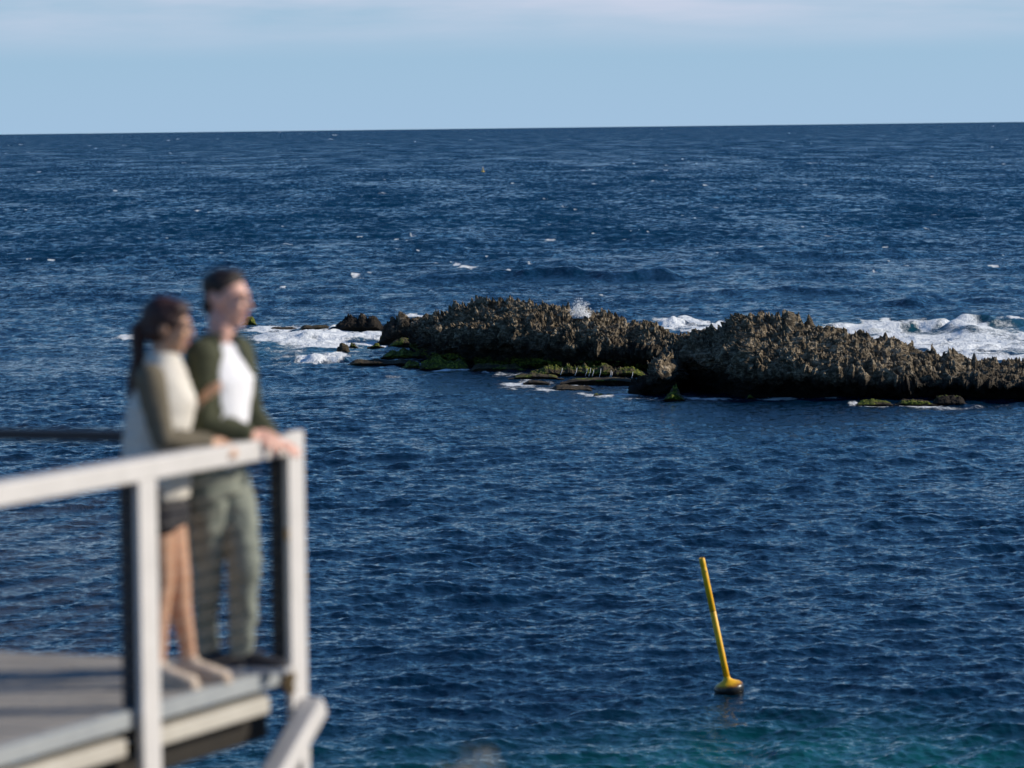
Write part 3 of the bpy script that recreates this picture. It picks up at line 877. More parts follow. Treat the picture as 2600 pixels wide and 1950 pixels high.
# ================================================================== BUOYS
MYEL = plain('yellow_plastic', (0.80, 0.40, 0.010), (0.97, 0.56, 0.014), 9, 0.42, 0.002, 30)
MYDARK, n, b = new_mat('buoy_float_paint')
tcn = node(n, 'ShaderNodeTexCoord')
spz = node(n, 'ShaderNodeSeparateXYZ')
n.links.new(tcn.outputs['Object'], spz.inputs[0])
t = noise_tex(n, 14, 5, .65, tcn.outputs['Object'])
ad = node(n, 'ShaderNodeMath', operation='MULTIPLY_ADD')
n.links.new(t.outputs['Fac'], ad.inputs[0]); ad.inputs[1].default_value = 0.07
n.links.new(spz.outputs['Z'], ad.inputs[2])
rmp = ramp(n, ad.outputs[0], [(0.0, (.008, .007, .005)), (0.105, (.010, .008, .006)), (0.135, (.30, .13, .012)), (0.17, (.86, .47, .016))])
n.links.new(rmp.outputs[0], b.inputs['Base Color'])
b.inputs['Roughness'].default_value = 0.35
MSEAM = plain('dark_grime', (0.10, 0.06, 0.02), (0.25, 0.14, 0.03), 30, 0.6)
foot = atz(1852, 1757) + Vector((0, 0, .04))
topp = at(1783, 1416, foot.y - 0.15)
ax = (topp - (foot + Vector((0, 0, .06)))).normalized()
Lp = (topp - foot).length
bo = empty('spar_buoy', foot)
tag(bo, 'yellow pole buoy leaning over in the dark blue water', 'buoy')
def local_lathe(name, prof, mat, parent, seg=36):
    me = lathe_mesh(name, prof, (0, 0, 0), (0, 0, 1), seg)
    me.materials.append(mat)
    o = bpy.data.objects.new(name, me)
    COL.objects.link(o)
    o.parent = parent
    o.rotation_euler = ax.to_track_quat('Z', 'Y').to_euler()
    return o
local_lathe('float', [(.02, -.22), (.14, -.2), (.23, -.12), (.262, -.02), (.268, .05), (.255, .085), (.22, .115), (.16, .145), (.10, .175), (.066, .21), (.057, .25)], MYDARK, bo, 40)
local_lathe('pole', [(.057, .248), (.055, .5), (.0545, Lp * .6 - .012), (.051, Lp * .6 - .008), (.051, Lp * .6), (.0545, Lp * .6 + .004), (.054, Lp * .92), (.050, Lp * .925), (.050, Lp * .93), (.0525, Lp * .935), (.052, Lp - .01), (.046, Lp), (.040, Lp), (.038, Lp - .06)], MYEL, bo, 28)
local_lathe('pole_joint', [(.0535, Lp * .6 - .009), (.0545, Lp * .6 - .006), (.0545, Lp * .6 - .002), (.0535, Lp * .6)], MSEAM, bo, 28)
# bolt near the top
bq = bmesh.new()
bmesh.ops.create_uvsphere(bq, u_segments=10, v_segments=6, radius=.014)
bo2 = link('bolt', bm_mesh('bolt', bq, True), plain('rusty_steel', (.10, .05, .03), (.35, .3, .26), 40, .5))
bo2.parent = bo
bo2.location = ax * (Lp * .90) + Vector((.025, -.05, 0))

# far navigation buoy
MFAR = plain('navigation_yellow', (0.85, 0.56, 0.03), (0.9, 0.62, 0.05), 3, 0.5)
fb = atz(1226, 437.5)
k = fb.y / FPX
nb_ = empty('navigation_buoy', fb)
tag(nb_, 'tiny yellow navigation buoy with a lattice tower far out at sea', 'buoy')
def child(name, me, mat, parent):
    me.materials.append(mat)
    o = bpy.data.objects.new(name, me); COL.objects.link(o); o.parent = parent
    return o
child('float', lathe_mesh('float', [(.05, -.5), (.3, -.45), (.40, -.1), (.40, .12), (.34, .26), (.2, .32)], (0, 0, 0), (0, 0, 1), 20), MFAR, nb_)
bm = bmesh.new()
for q in range(4):
    a = math.pi / 4 + q * math.pi / 2
    tube_geo(bm, [(.28 * math.cos(a), .28 * math.sin(a), .28), (.10 * math.cos(a), .10 * math.sin(a), 1.0)], [.03, .03], 6)
for zz, rr_ in ((.55, .21), (.8, .15)):
    for q in range(4):
        a, a2 = math.pi / 4 + q * math.pi / 2, math.pi / 4 + (q + 1) * math.pi / 2
        tube_geo(bm, [(rr_ * math.cos(a), rr_ * math.sin(a), zz), (rr_ * math.cos(a2), rr_ * math.sin(a2), zz)], [.025, .025], 6)
child('lattice_tower', bm_mesh('lattice_tower', bm, True), MFAR, nb_)
child('lantern', lathe_mesh('lantern', [(.13, .98), (.15, 1.0), (.15, 1.06), (.08, 1.08), (.08, 1.2), (.1, 1.22), (.02, 1.3)], (0, 0, 0), (0, 0, 1), 16), plain('pale_lantern', (.5, .5, .55), (.6, .6, .62), 5, .4), nb_)

# ================================================================== VIEWING DECK AND RAILINGS
ZD = 7.60                                   # deck top
CORN = Vector((-1.045, 17.15, 0))           # corner post, outer line
NEAR = Vector((-1.595, 15.93, 0))           # next post towards the camera
U2 = (CORN - NEAR); BAY = U2.length; U2.normalize()        # along the side rail, away from camera
OUT = Vector((U2.y, -U2.x, 0))              # outward (right, towards camera)
BL = Vector((-2.55, 17.72, 0))
W2 = (BL - CORN).normalized()               # along the back rail, to the left
def paint(name, c, c2, rust=0.0):
    mt, n, b = new_mat(name)
    tcn = node(n, 'ShaderNodeTexCoord')
    t = noise_tex(n, 6, 6, .65, tcn.outputs['Object'])
    r_ = ramp(n, t.outputs['Fac'], [(0.3, c), (0.7, c2)])
    out = r_.outputs[0]
    if rust:
        t2 = noise_tex(n, 3.1, 5, .7, tcn.outputs['Object'])
        mrn = node(n, 'ShaderNodeMapRange')
        mrn.inputs['From Min'].default_value = 1 - rust
        mrn.inputs['From Max'].default_value = 1 - rust + .08
        n.links.new(t2.outputs['Fac'], mrn.inputs['Value'])
        mxn = node(n, 'ShaderNodeMix', data_type='RGBA')
        n.links.new(mrn.outputs[0], mxn.inputs[0])
        n.links.new(out, mxn.inputs[6])
        mxn.inputs[7].default_value = (.42, .22, .06, 1)
        out = mxn.outputs[2]
    n.links.new(out, b.inputs['Base Color'])
    b.inputs['Roughness'].default_value = .55
    return mt
MWHITE = paint('weathered_white_paint', (.55, .53, .505), (.64, .615, .59), .23)
MCHAR = paint('charcoal_paint', (.022, .023, .028), (.035, .036, .042))
MEDGE = paint('galvanised_edge', (.26, .28, .29), (.34, .36, .36))
MCREAM = paint('cream_beam_paint', (.43, .40, .34), (.52, .49, .42))
MDARKT = plain('dark_timber', (.010, .008, .005), (.020, .015, .010), 5, .8, .004, 40)
MBOARD = plain('grey_deck_board', (.24, .22, .195), (.34, .315, .28), 3, .85, .004, 30)
MWIRE = plain('wire_steel', (.24, .21, .18), (.34, .30, .26), 20, .45, metallic=.6)
MRUST = plain('rust_stain', (.46, .27, .10), (.60, .42, .22), 30, .8)

def up(v, z): return Vector((v.x, v.y, z))
deck = empty('viewing_deck', up(CORN - U2 * 1.8 + W2 * 1.5, ZD))
tag(deck, 'raised viewing deck of grey boards with cream edge beams', 'deck')
# boards run parallel to the back rail, cut along the side edge
E0 = CORN + U2 * 0.06 - OUT * 0.015
NB, BW = 34, 0.14
sinang = abs(W2.x * U2.y - W2.y * U2.x)
for i in range(NB):
    s0, s1 = i * BW / sinang, (i * BW + BW - .007) / sinang
    a, b_ = E0 - U2 * s0, E0 - U2 * s1
    le = 4.2
    bm = bmesh.new()
    vs = [bm.verts.new(up(p, z)) for z in (ZD - .03, ZD + .0012 * ((i * 7) % 3 - 1)) for p in (a, b_, b_ + W2 * le, a + W2 * le)]
    for q in ((3, 2, 1, 0), (4, 5, 6, 7), (0, 1, 5, 4), (1, 2, 6, 5), (2, 3, 7, 6), (3, 0, 4, 7)): bm.faces.new([vs[k] for k in q])
    bmesh.ops.recalc_face_normals(bm, faces=bm.faces)
    bmesh.ops.bevel(bm, geom=list(bm.edges), offset=.003, segments=1, affect='EDGES')
    link('deck_board', bm_mesh('deck_board', bm), MBOARD, deck)
EA, EB = E0 + OUT * .028, E0 + OUT * .028 - U2 * 4.75
beam('edge_channel', up(EA, ZD - .036), up(EB, ZD - .036), (0, 0, 1), .075, .05, MEDGE, deck, .006)
# cream beams under the edge, broken at the posts, with dark timber joists behind
def seg(s0, s1, z, w, h, off, name, mat):
    a, b_ = E0 - U2 * s0 + OUT * off, E0 - U2 * s1 + OUT * off
    return beam(name, up(a, z), up(b_, z), (0, 0, 1), h, w, mat, deck, .008)
seg(.24, BAY - .06, ZD - .150, .10, .075, -.01, 'edge_beam', MCREAM)
seg(BAY + .17, 2 * BAY - .06, ZD - .150, .10, .075, -.01, 'edge_beam', MCREAM)
seg(2 * BAY + .17, 3 * BAY, ZD - .150, .10, .075, -.01, 'edge_beam', MCREAM)
seg(.06, 4.6, ZD - .262, .12, .14, -.13, 'bearer', MDARKT)
for s in (.08, BAY + .05, 2 * BAY + .05):
    a = E0 - U2 * s
    beam('joist', up(a - OUT * .0 + W2 * .08, ZD - .155), up(a + W2 * 3.9, ZD - .155), (0, 0, 1), .07, .06, MCREAM, deck, .006)
for s in (.35, .75, 1.55, 1.95, 2.75, 3.2, 3.7):
    a = E0 - U2 * s
    beam('joist', up(a + W2 * .25, ZD - .12), up(a + W2 * 3.9, ZD - .12), (0, 0, 1), .15, .05, MDARKT, deck, .004)
a = E0 - U2 * .22
beam('back_bearer', up(a + W2 * .2, ZD - .265), up(a + W2 * 4.0, ZD - .265), (0, 0, 1), .135, .09, MDARKT, deck, .004)
for (s, t_) in ((.3, 1.9), (.3, 3.6), (3.0, 1.5), (3.0, 3.6)):
    p = E0 - U2 * s + W2 * t_
    beam('support_post', up(p, 3.0), up(p, ZD - .2), (1, 0, 0), .14, .14, MDARKT, deck, .008)

HR = 1.045
def railing(name, label, nodes, dirv, outv, rail_mat, ins, first_half=False):
    rt = empty(name, up(nodes[0], ZD))
    tag(rt, label, 'railing')
    return rt
side = empty('deck_railing', up(CORN, ZD))
tag(side, 'white side railing of the deck with taut wires, under the couple\'s hands', 'railing')
posts = [CORN, NEAR, NEAR - U2 * BAY * 1.35, NEAR - U2 * BAY * 2.7]
for i, p in enumerate(posts):
    po = p + OUT * .07
    zb = ZD - (.62 if i == 1 else .36)
    pw = beam('post', up(po, zb), up(po, ZD + HR + (.012 if i == 0 else -.07)), OUT, .03, .15, MWHITE, side, .005)
    # dark inner channel that the wires pass through
    pi = p - OUT * .008 - U2 * .012
    pc = beam('inner_post', up(pi, ZD - .10), up(pi, ZD + HR - .09), OUT, .055, .05, MCHAR, side, .004)
    for k in range(12):
        q = up(pi - U2 * .026, ZD + .09 + k * .072)
        f_ = tube('wire_fitting', [q, q - U2 * .012], [.009, .007], MWIRE, None, 8)
        f_.parent = pc
        f_.matrix_parent_inverse = Matrix.Identity(4)
    if i == 0:
        for (dz, w_, hh) in ((-.070, .030, .065), (.60, .012, .03)):
            q = up(po + OUT * .0 - U2 * .002, ZD + dz)
            rbm = bmesh.new()
            bmesh.ops.create_icosphere(rbm, subdivisions=3, radius=1)
            for v_ in rbm.verts:
                n_ = 1 + .25 * math.sin(v_.co.x * 5 + v_.co.z * 7)
                v_.co = Vector((v_.co.x * w_ * n_, v_.co.y * .0035, v_.co.z * hh * n_))
            ro = link('rust_patch', bm_mesh('rust_patch', rbm, True), MRUST, None)
            ro.parent = pw
            ro.rotation_euler = (0, 0, math.atan2(-U2.y, -U2.x) - math.pi / 2 + math.pi)
            ro.location = q - U2 * .0745
ra, rb_ = CORN + OUT * .035 + U2 * .0, posts[3] + OUT * .035
beam('top_rail', up(ra - U2 * .065, ZD + HR - .045), up(rb_, ZD + HR - .045), (0, 0, 1), .09, .105, MWHITE, side, .010)
for k in range(12):
    z = ZD + .09 + k * .072
    o_ = -OUT * .022 - U2 * .012
    tube('wire', [up(CORN + o_, z), up(posts[3] + o_, z)], [.0016, .0016], MWIRE, side, 6)
back = empty('deck_railing', up(BL, ZD))
tag(back, 'dark charcoal back railing of the deck, behind the couple', 'railing')
bst = CORN - U2 * .0 + W2 * .10
ben = CORN + W2 * 3.9
beam('top_rail', up(bst, ZD + 1.02), up(ben, ZD + 1.02), (0, 0, 1), .055, .07, MCHAR, back, .006)
for s in (2.2, 3.8):
    p = CORN + W2 * s
    beam('post', up(p, ZD - .2), up(p, ZD + .99), W2, .07, .06, MCHAR, back, .004)
for k in range(11):
    z = ZD + .10 + k * .08
    tube('wire', [up(bst - W2 * .06, z), up(ben, z)], [.0012, .0012], MWIRE, back, 6)

# stair handrail running down outside the deck, towards the camera
st = empty('stair_handrail', up(CORN + OUT * .2, ZD - .9))
tag(st, 'sloping white stair handrail below the deck corner', 'handrail')
h0 = CORN + OUT * .145 + U2 * .03
s_len, slope = 1.6, math.tan(R(33))
a = up(h0, ZD - .175)
b_ = up(h0 - U2 * s_len, ZD - .175 - s_len * slope)
beam('rail', a, b_, OUT, .105, .10, MWHITE, st, .016)
pp = h0 - U2 * .14
beam('post', up(pp - OUT * .012, 4.9), up(pp - OUT * .012, ZD - .30), OUT, .07, .075, MWHITE, st, .006)
pp = h0 - U2 * 1.45
beam('post', up(pp - OUT * .012, 4.6), up(pp - OUT * .012, ZD - 1.18), OUT, .07, .075, MWHITE, st, .006)
a2, b2 = a - Vector((0, 0, .45)), b_ - Vector((0, 0, .45))
beam('mid_rail', a2 - U2 * .17 - Vector((0, 0, .11)), b2, OUT, .05, .05, MWHITE, st, .006)

# dry coastal bush on the slope, its top just inside the frame
MTWIG = plain('dry_twigs', (.17, .14, .11), (.30, .26, .21), 12, .9)
MLEAFD = plain('dry_leaves', (.20, .18, .13), (.34, .30, .23), 12, .9)
bpos = at(1175, 1990, 9.6)
gz = 8.35 - .155 * 9.6 - .25
bush = empty('dry_bush', (bpos.x, bpos.y, gz))
tag(bush, 'blurred dry grey-brown bush tip below the water', 'bush')
bm = bmesh.new(); bl = bmesh.new()
rs = random.Random(9)
topz = at(1172, 1903, 9.6).z
for i in range(46):
    a = rs.uniform(0, 2 * math.pi)
    sp_ = abs(rs.gauss(0, .085)) + .01
    hgt = (topz - gz) * (1 - .35 * sp_) * rs.uniform(.93, 1.0)
    p0 = Vector((rs.gauss(0, .03), rs.gauss(0, .03), 0))
    p2 = Vector((math.cos(a) * sp_, math.sin(a) * sp_, hgt))
    p1 = p0.lerp(p2, .5) + Vector((math.cos(a) * sp_ * .2, math.sin(a) * sp_ * .2, .05))
    tube_geo(bm, [p0, p1, p2], [.007, .005, .002], 5)
    for j in range(70):
        t_ = rs.uniform(.45, 1)
        c = p1.lerp(p2, (t_ - .45) / .55) + Vector((rs.gauss(0, .02), rs.gauss(0, .02), rs.gauss(0, .02)))
        d = Vector((rs.gauss(0, 1), rs.gauss(0, 1), rs.gauss(.5, 1))).normalized() * rs.uniform(.02, .045)
        s_ = d.orthogonal().normalized() * .010
        v = [bl.verts.new(q) for q in (c, c + d * .5 + s_, c + d, c + d * .5 - s_)]
        bl.faces.new(v)
o1 = bpy.data.objects.new('stems', bm_mesh('stems', bm, True)); COL.objects.link(o1); o1.parent = bush; o1.data.materials.append(MTWIG)
o2 = bpy.data.objects.new('leaves', bm_mesh('leaves', bl)); COL.objects.link(o2); o2.parent = bush; o2.data.materials.append(MLEAFD); o2['kind'] = 'stuff'

# ================================================================== PEOPLE
def eloft(bm, secs, seg=20):
    """secs: (centre, axis_a vector, axis_b vector) ellipse rings; closed with caps"""
    rings = []
    for c, A_, B_ in secs:
        rings.append([bm.verts.new(Vector(c) + Vector(A_) * math.cos(2 * math.pi * k / seg) + Vector(B_) * math.sin(2 * math.pi * k / seg)) for k in range(seg)])
    for r1_, r2_ in zip(rings[:-1], rings[1:]):
        for k in range(seg):
            bm.faces.new((r1_[k], r1_[(k + 1) % seg], r2_[(k + 1) % seg], r2_[k]))
    bm.faces.new(list(reversed(rings[0])))
    bm.faces.new(rings[-1])
def limb(bm, pts, rad, seg=14):
    """rounded tapered limb through joints, with hemispherical ends"""
    pts = [Vector(p) for p in pts]
    P, Q = [], []
    d0 = (pts[1] - pts[0]).normalized(); d1 = (pts[-1] - pts[-2]).normalized()
    for a in (80, 55, 28):
        P.append(pts[0] - d0 * rad[0] * math.sin(R(a))); Q.append(rad[0] * math.cos(R(a)))
    n_ = len(pts)
    for i in range(n_):
        P.append(pts[i]); Q.append(rad[i])
        if i < n_ - 1:
            for f in (.33, .67):
                P.append(pts[i].lerp(pts[i + 1], f)); Q.append(rad[i] * (1 - f) + rad[i + 1] * f)
    for a in (28, 55, 80):
        P.append(pts[-1] + d1 * rad[-1] * math.sin(R(a))); Q.append(rad[-1] * math.cos(R(a)))
    tube_geo(bm, P, Q, seg)
def ball(bm, c, rx, ry, rz, rot=None):
    b0 = bmesh.ops.create_icosphere(bm, subdivisions=3, radius=1)
    M = rot.to_3x3() if rot is not None else Matrix.Identity(3)
    for v in b0['verts']:
        v.co = Vector(c) + M @ Vector((v.co.x * rx, v.co.y * ry, v.co.z * rz))
def fuse(name, bm, mat, parent, voxel=.008, smooth=4, keep=None, thick=0.0, wrinkle=0.0):
    """weld the pieces into one continuous surface"""
    bmesh.ops.recalc_face_normals(bm, faces=bm.faces)
    me = bm_mesh(name + '_src', bm)
    tmp = bpy.data.objects.new('tmp', me)
    COL.objects.link(tmp)
    md = tmp.modifiers.new('r', 'REMESH'); md.mode = 'VOXEL'; md.voxel_size = voxel; md.use_smooth_shade = True
    if smooth:
        sm = tmp.modifiers.new('s', 'SMOOTH'); sm.factor = .5; sm.iterations = smooth
    dg = bpy.context.evaluated_depsgraph_get()
    dg.update()
    me2 = bpy.data.meshes.new_from_object(tmp.evaluated_get(dg))
    me2.name = name
    bpy.data.objects.remove(tmp)
    bpy.data.meshes.remove(me)
    if wrinkle:
        nv = len(me2.vertices)
        co = np.empty(nv * 3, np.float32); me2.vertices.foreach_get('co', co)
        no = np.empty(nv * 3, np.float32); me2.vertices.foreach_get('normal', no)
        co = co.reshape(-1, 3); no = no.reshape(-1, 3)
        w_ = fbm(co.astype(float) * np.array([9, 9, 14]), 3, 7, ridge=True)
        co += no * (w_ * wrinkle)[:, None].astype(np.float32)
        me2.vertices.foreach_set('co', co.ravel()); me2.update()
    if keep is not None:
        bb = bmesh.new(); bb.from_mesh(me2)
        kill = [f for f in bb.faces if not keep(f.calc_center_median())]
        bmesh.ops.delete(bb, geom=kill, context='FACES')
        bb.to_mesh(me2); bb.free()
    me2.materials.clear(); me2.materials.append(mat)
    for p in me2.polygons: p.use_smooth = True
    o = bpy.data.objects.new(name, me2)
    COL.objects.link(o)
    if parent is not None:
        o.parent = parent
        o.matrix_parent_inverse = Matrix.Translation(parent.location).inverted()
    return o
def hand_geo(bm, wrist, fwd, side_, down, sc=1.0, curl=1.0, droop=0.6):
    """palm and five curled fingers. fwd: wrist to knuckles, side_: towards the thumb, down: palm side"""
    fwd, side_, down = Vector(fwd).normalized(), Vector(side_).normalized(), Vector(down).normalized()
    kn = wrist + fwd * .085 * sc
    eloft(bm, [(wrist - fwd * .02 * sc, side_ * .028 * sc, down * .021 * sc), (wrist + fwd * .02 * sc, side_ * .033 * sc, down * .018 * sc), (wrist + fwd * .055 * sc, side_ * .041 * sc, down * .015 * sc), (kn, side_ * .040 * sc, down * .012 * sc)], 16)
    for i, (o_, l) in enumerate(((.031, .070), (.0105, .080), (-.0105, .074), (-.031, .058))):
        k0 = kn + side_ * o_ * sc - fwd * .012 * sc
        d1 = (fwd * 1.0 + down * (.25 * curl + droop * .3) + side_ * o_ * 2.0).normalized()
        d2 = (fwd * .55 + down * (.8 * curl + droop * .3)).normalized()
        d3 = (fwd * .15 + down * (1.0 * curl) - fwd * .25 * curl).normalized()
        k1 = k0 + d1 * l * .5 * sc
        k2 = k1 + d2 * l * .36 * sc
        k3 = k2 + d3 * l * .26 * sc
        limb(bm, [k0, k1, k2, k3], [.0098 * sc, .0092 * sc, .0082 * sc, .007 * sc], 10)
    t0 = wrist + fwd * .022 * sc + side_ * .024 * sc
    t1 = t0 + (side_ * .8 + fwd * .7 + down * .4).normalized() * .042 * sc
    t2 = t1 + (side_ * .25 + fwd * .8 + down * .6).normalized() * .034 * sc
    t3 = t2 + (fwd * .75 + down * .6 - side_ * .1).normalized() * .022 * sc
    limb(bm, [t0, t1, t2, t3], [.013 * sc, .0115 * sc, .010 * sc, .008 * sc], 10)
def head_geo(bm, c, f, upv, sc=1.0, jaw=1.0):
    """skull, face, jaw, nose, brow, lips, ears; c is the centre of the head"""
    f = Vector(f).normalized(); upv = Vector(upv); upv = (upv - f * upv.dot(f)).normalized()
    lft = upv.cross(f)
    rot = Matrix((f, lft, upv)).transposed()
    def L(x, y, z): return Vector(c) + (f * x + lft * y + upv * z) * sc
    ball(bm, L(-.012, 0, .030), .098 * sc, .076 * sc, .092 * sc, rot)
    ball(bm, L(.020, 0, -.030), .074 * sc, .064 * jaw * sc, .088 * sc, rot)
    eloft(bm, [(L(.01, 0, -.02), f * .07 * sc, lft * .064 * jaw * sc), (L(.02, 0, -.07), f * .062 * sc, lft * .056 * jaw * sc), (L(.035, 0, -.105), f * .045 * sc, lft * .038 * jaw * sc), (L(.045, 0, -.118), f * .025 * sc, lft * .022 * jaw * sc)], 16)
    limb(bm, [L(.088, 0, .018), L(.103, 0, -.008), L(.112, 0, -.026)], [.008 * sc, .0095 * sc, .012 * sc], 10)
    ball(bm, L(.100, .010, -.030), .010 * sc, .009 * sc, .008 * sc); ball(bm, L(.100, -.010, -.030), .010 * sc, .009 * sc, .008 * sc)
    limb(bm, [L(.080, .042, .026), L(.090, .018, .030), L(.090, -.018, .030), L(.080, -.042, .026)], [.008 * sc, .010 * sc, .010 * sc, .008 * sc], 8)
    limb(bm, [L(.082, .022, -.062), L(.090, 0, -.060), L(.082, -.022, -.062)], [.006 * sc, .008 * sc, .006 * sc], 8)
    ball(bm, L(.072, .036, -.018), .018 * sc, .018 * sc, .016 * sc); ball(bm, L(.072, -.036, -.018), .018 * sc, .018 * sc, .016 * sc)
    for s in (1, -1):
        ball(bm, L(-.008, s * .078, -.008), .020 * sc, .010 * sc, .032 * sc, rot)
    return L, rot
def face_parts(parent, L, sc, brow_mat, lip_mat):
    for s in (1, -1):
        bm_ = bmesh.new(); ball(bm_, L(.084, s * .031, .006), .010 * sc, .011 * sc, .009 * sc)
        bmesh.ops.recalc_face_normals(bm_, faces=bm_.faces)
        e = link('eye', bm_mesh('eye', bm_, True), MEYE, parent)
        bm_ = bmesh.new(); limb(bm_, [L(.086, s * .046, .026), L(.097, s * .030, .032), L(.098, s * .014, .029)], [.003 * sc, .0045 * sc, .004 * sc], 8)
        link('eyebrow', bm_mesh('eyebrow', bm_, True), brow_mat, parent)
    bm_ = bmesh.new()
    limb(bm_, [L(.083, .023, -.061), L(.0965, .006, -.058), L(.0965, -.006, -.058), L(.083, -.023, -.061)], [.003 * sc, .0045 * sc, .0045 * sc, .003 * sc], 8)
    limb(bm_, [L(.084, .018, -.068), L(.0955, 0, -.070), L(.084, -.018, -.068)], [.003 * sc, .0055 * sc, .003 * sc], 8)
    link('lips', bm_mesh('lips', bm_, True), lip_mat, parent)

def skin_mat(name, c1, c2):
    mt = plain(name, c1, c2, 14, .5)
    b = mt.node_tree.nodes['Principled BSDF']
    b.inputs['Subsurface Weight'].default_value = .12
    b.inputs['Subsurface Radius'].default_value = (.02, .008, .004)
    b.inputs['Subsurface Scale'].default_value = .3
    return mt
MSKM = skin_mat('skin_man', (.70, .39, .30), (.76, .45, .35))
MSKW = skin_mat('skin_woman', (.52, .29, .18), (.58, .34, .215))
MEYE = plain('eye_white_and_iris', (.22, .18, .16), (.35, .30, .28), 30, .2)
MLIP = plain('lip_tone', (.40, .15, .13), (.45, .18, .15), 20, .45)
MHAIRM = plain('hair_man', (.014, .008, .006), (.030, .016, .011), 30, .5, .004, 120)
MHAIRW = plain('hair_woman', (.022, .008, .007), (.050, .018, .014), 30, .45, .004, 120)
MJACK = plain('olive_jacket', (.040, .046, .022), (.062, .066, .034), 10, .85, .003, 90)
MTEE = plain('white_tee', (.80, .80, .83), (.84, .84, .86), 6, .8, .003, 60)
MPANT = plain('grey_green_trousers', (.18, .20, .165), (.27, .29, .24), 6, .85, .004, 60)
MSHOEM = plain('dark_shoe', (.02, .02, .024), (.035, .035, .04), 12, .6)
MSOLE = plain('pale_sole', (.50, .50, .50), (.60, .60, .60), 12, .7)
MVEST = plain('cream_vest', (.60, .56, .49), (.70, .66, .58), 9, .9, .004, 80)
MSLEEVE = plain('olive_grey_sleeve', (.115, .098, .066), (.165, .14, .098), 10, .9, .003, 90)
MSHORT = plain('dark_shorts', (.016, .016, .022), (.026, .026, .032), 10, .8)
MSHOEW = plain('beige_shoe', (.52, .42, .33), (.62, .52, .42), 12, .7)

def shoe(parent, ankle, toe_dir, zf, mat, solemat, L_=.27, name='shoe'):
    td = Vector((toe_dir[0], toe_dir[1], 0)).normalized()
    sdv = Vector((-td.y, td.x, 0))
    c = Vector((ankle.x, ankle.y, zf))
    Z = Vector((0, 0, 1))
    bm_ = bmesh.new()
    eloft(bm_, [(c - td * .070 + Z * .050, sdv * .020, Z * .030), (c - td * .060 + Z * .055, sdv * .033, Z * .045), (c - td * .0 + Z * .060, sdv * .040, Z * .052), (c + td * (L_ * .32) + Z * .050, sdv * .046, Z * .038), (c + td * (L_ * .55) + Z * .042, sdv * .048, Z * .026), (c + td * (L_ * .70) + Z * .038, sdv * .038, Z * .018), (c + td * (L_ * .76) + Z * .036, sdv * .018, Z * .010)], 18)
    eloft(bm_, [(c + Z * .05, td * .045, sdv * .038), (c + Z * .10, td * .042, sdv * .036), (c + Z * .115, td * .042, sdv * .036)], 16)
    s_ = fuse(name, bm_, mat, parent, .007, 3)
    bm_ = bmesh.new()
    ring = []
    for (x_, w_) in ((-.075, .018), (-.066, .034), (-.02, .041), (.05, .044), (L_ * .45, .050), (L_ * .62, .047), (L_ * .73, .034), (L_ * .78, .014)):
        ring.append((x_, w_))
    outl = [c + td * x_ + sdv * w_ for x_, w_ in ring] + [c + td * x_ - sdv * w_ for x_, w_ in reversed(ring)]
    lo = [bm_.verts.new(p + Z * .002) for p in outl]; hi_ = [bm_.verts.new(p + Z * .026) for p in outl]
    bm_.faces.new(list(reversed(lo))); bm_.faces.new(hi_)
    for k in range(len(lo)): bm_.faces.new((lo[k], lo[(k + 1) % len(lo)], hi_[(k + 1) % len(lo)], hi_[k]))
    bmesh.ops.recalc_face_normals(bm_, faces=bm_.faces)
    so = link('sole', bm_mesh('sole', bm_), solemat, None)
    so.parent = s_
    so.matrix_parent_inverse = Matrix.Translation(parent.location).inverted() @ Matrix.Identity(4) if False else (s_.matrix_parent_inverse @ Matrix.Identity(4)).inverted() @ Matrix.Identity(4)
    so.matrix_parent_inverse = Matrix.Identity(4)
    return s_

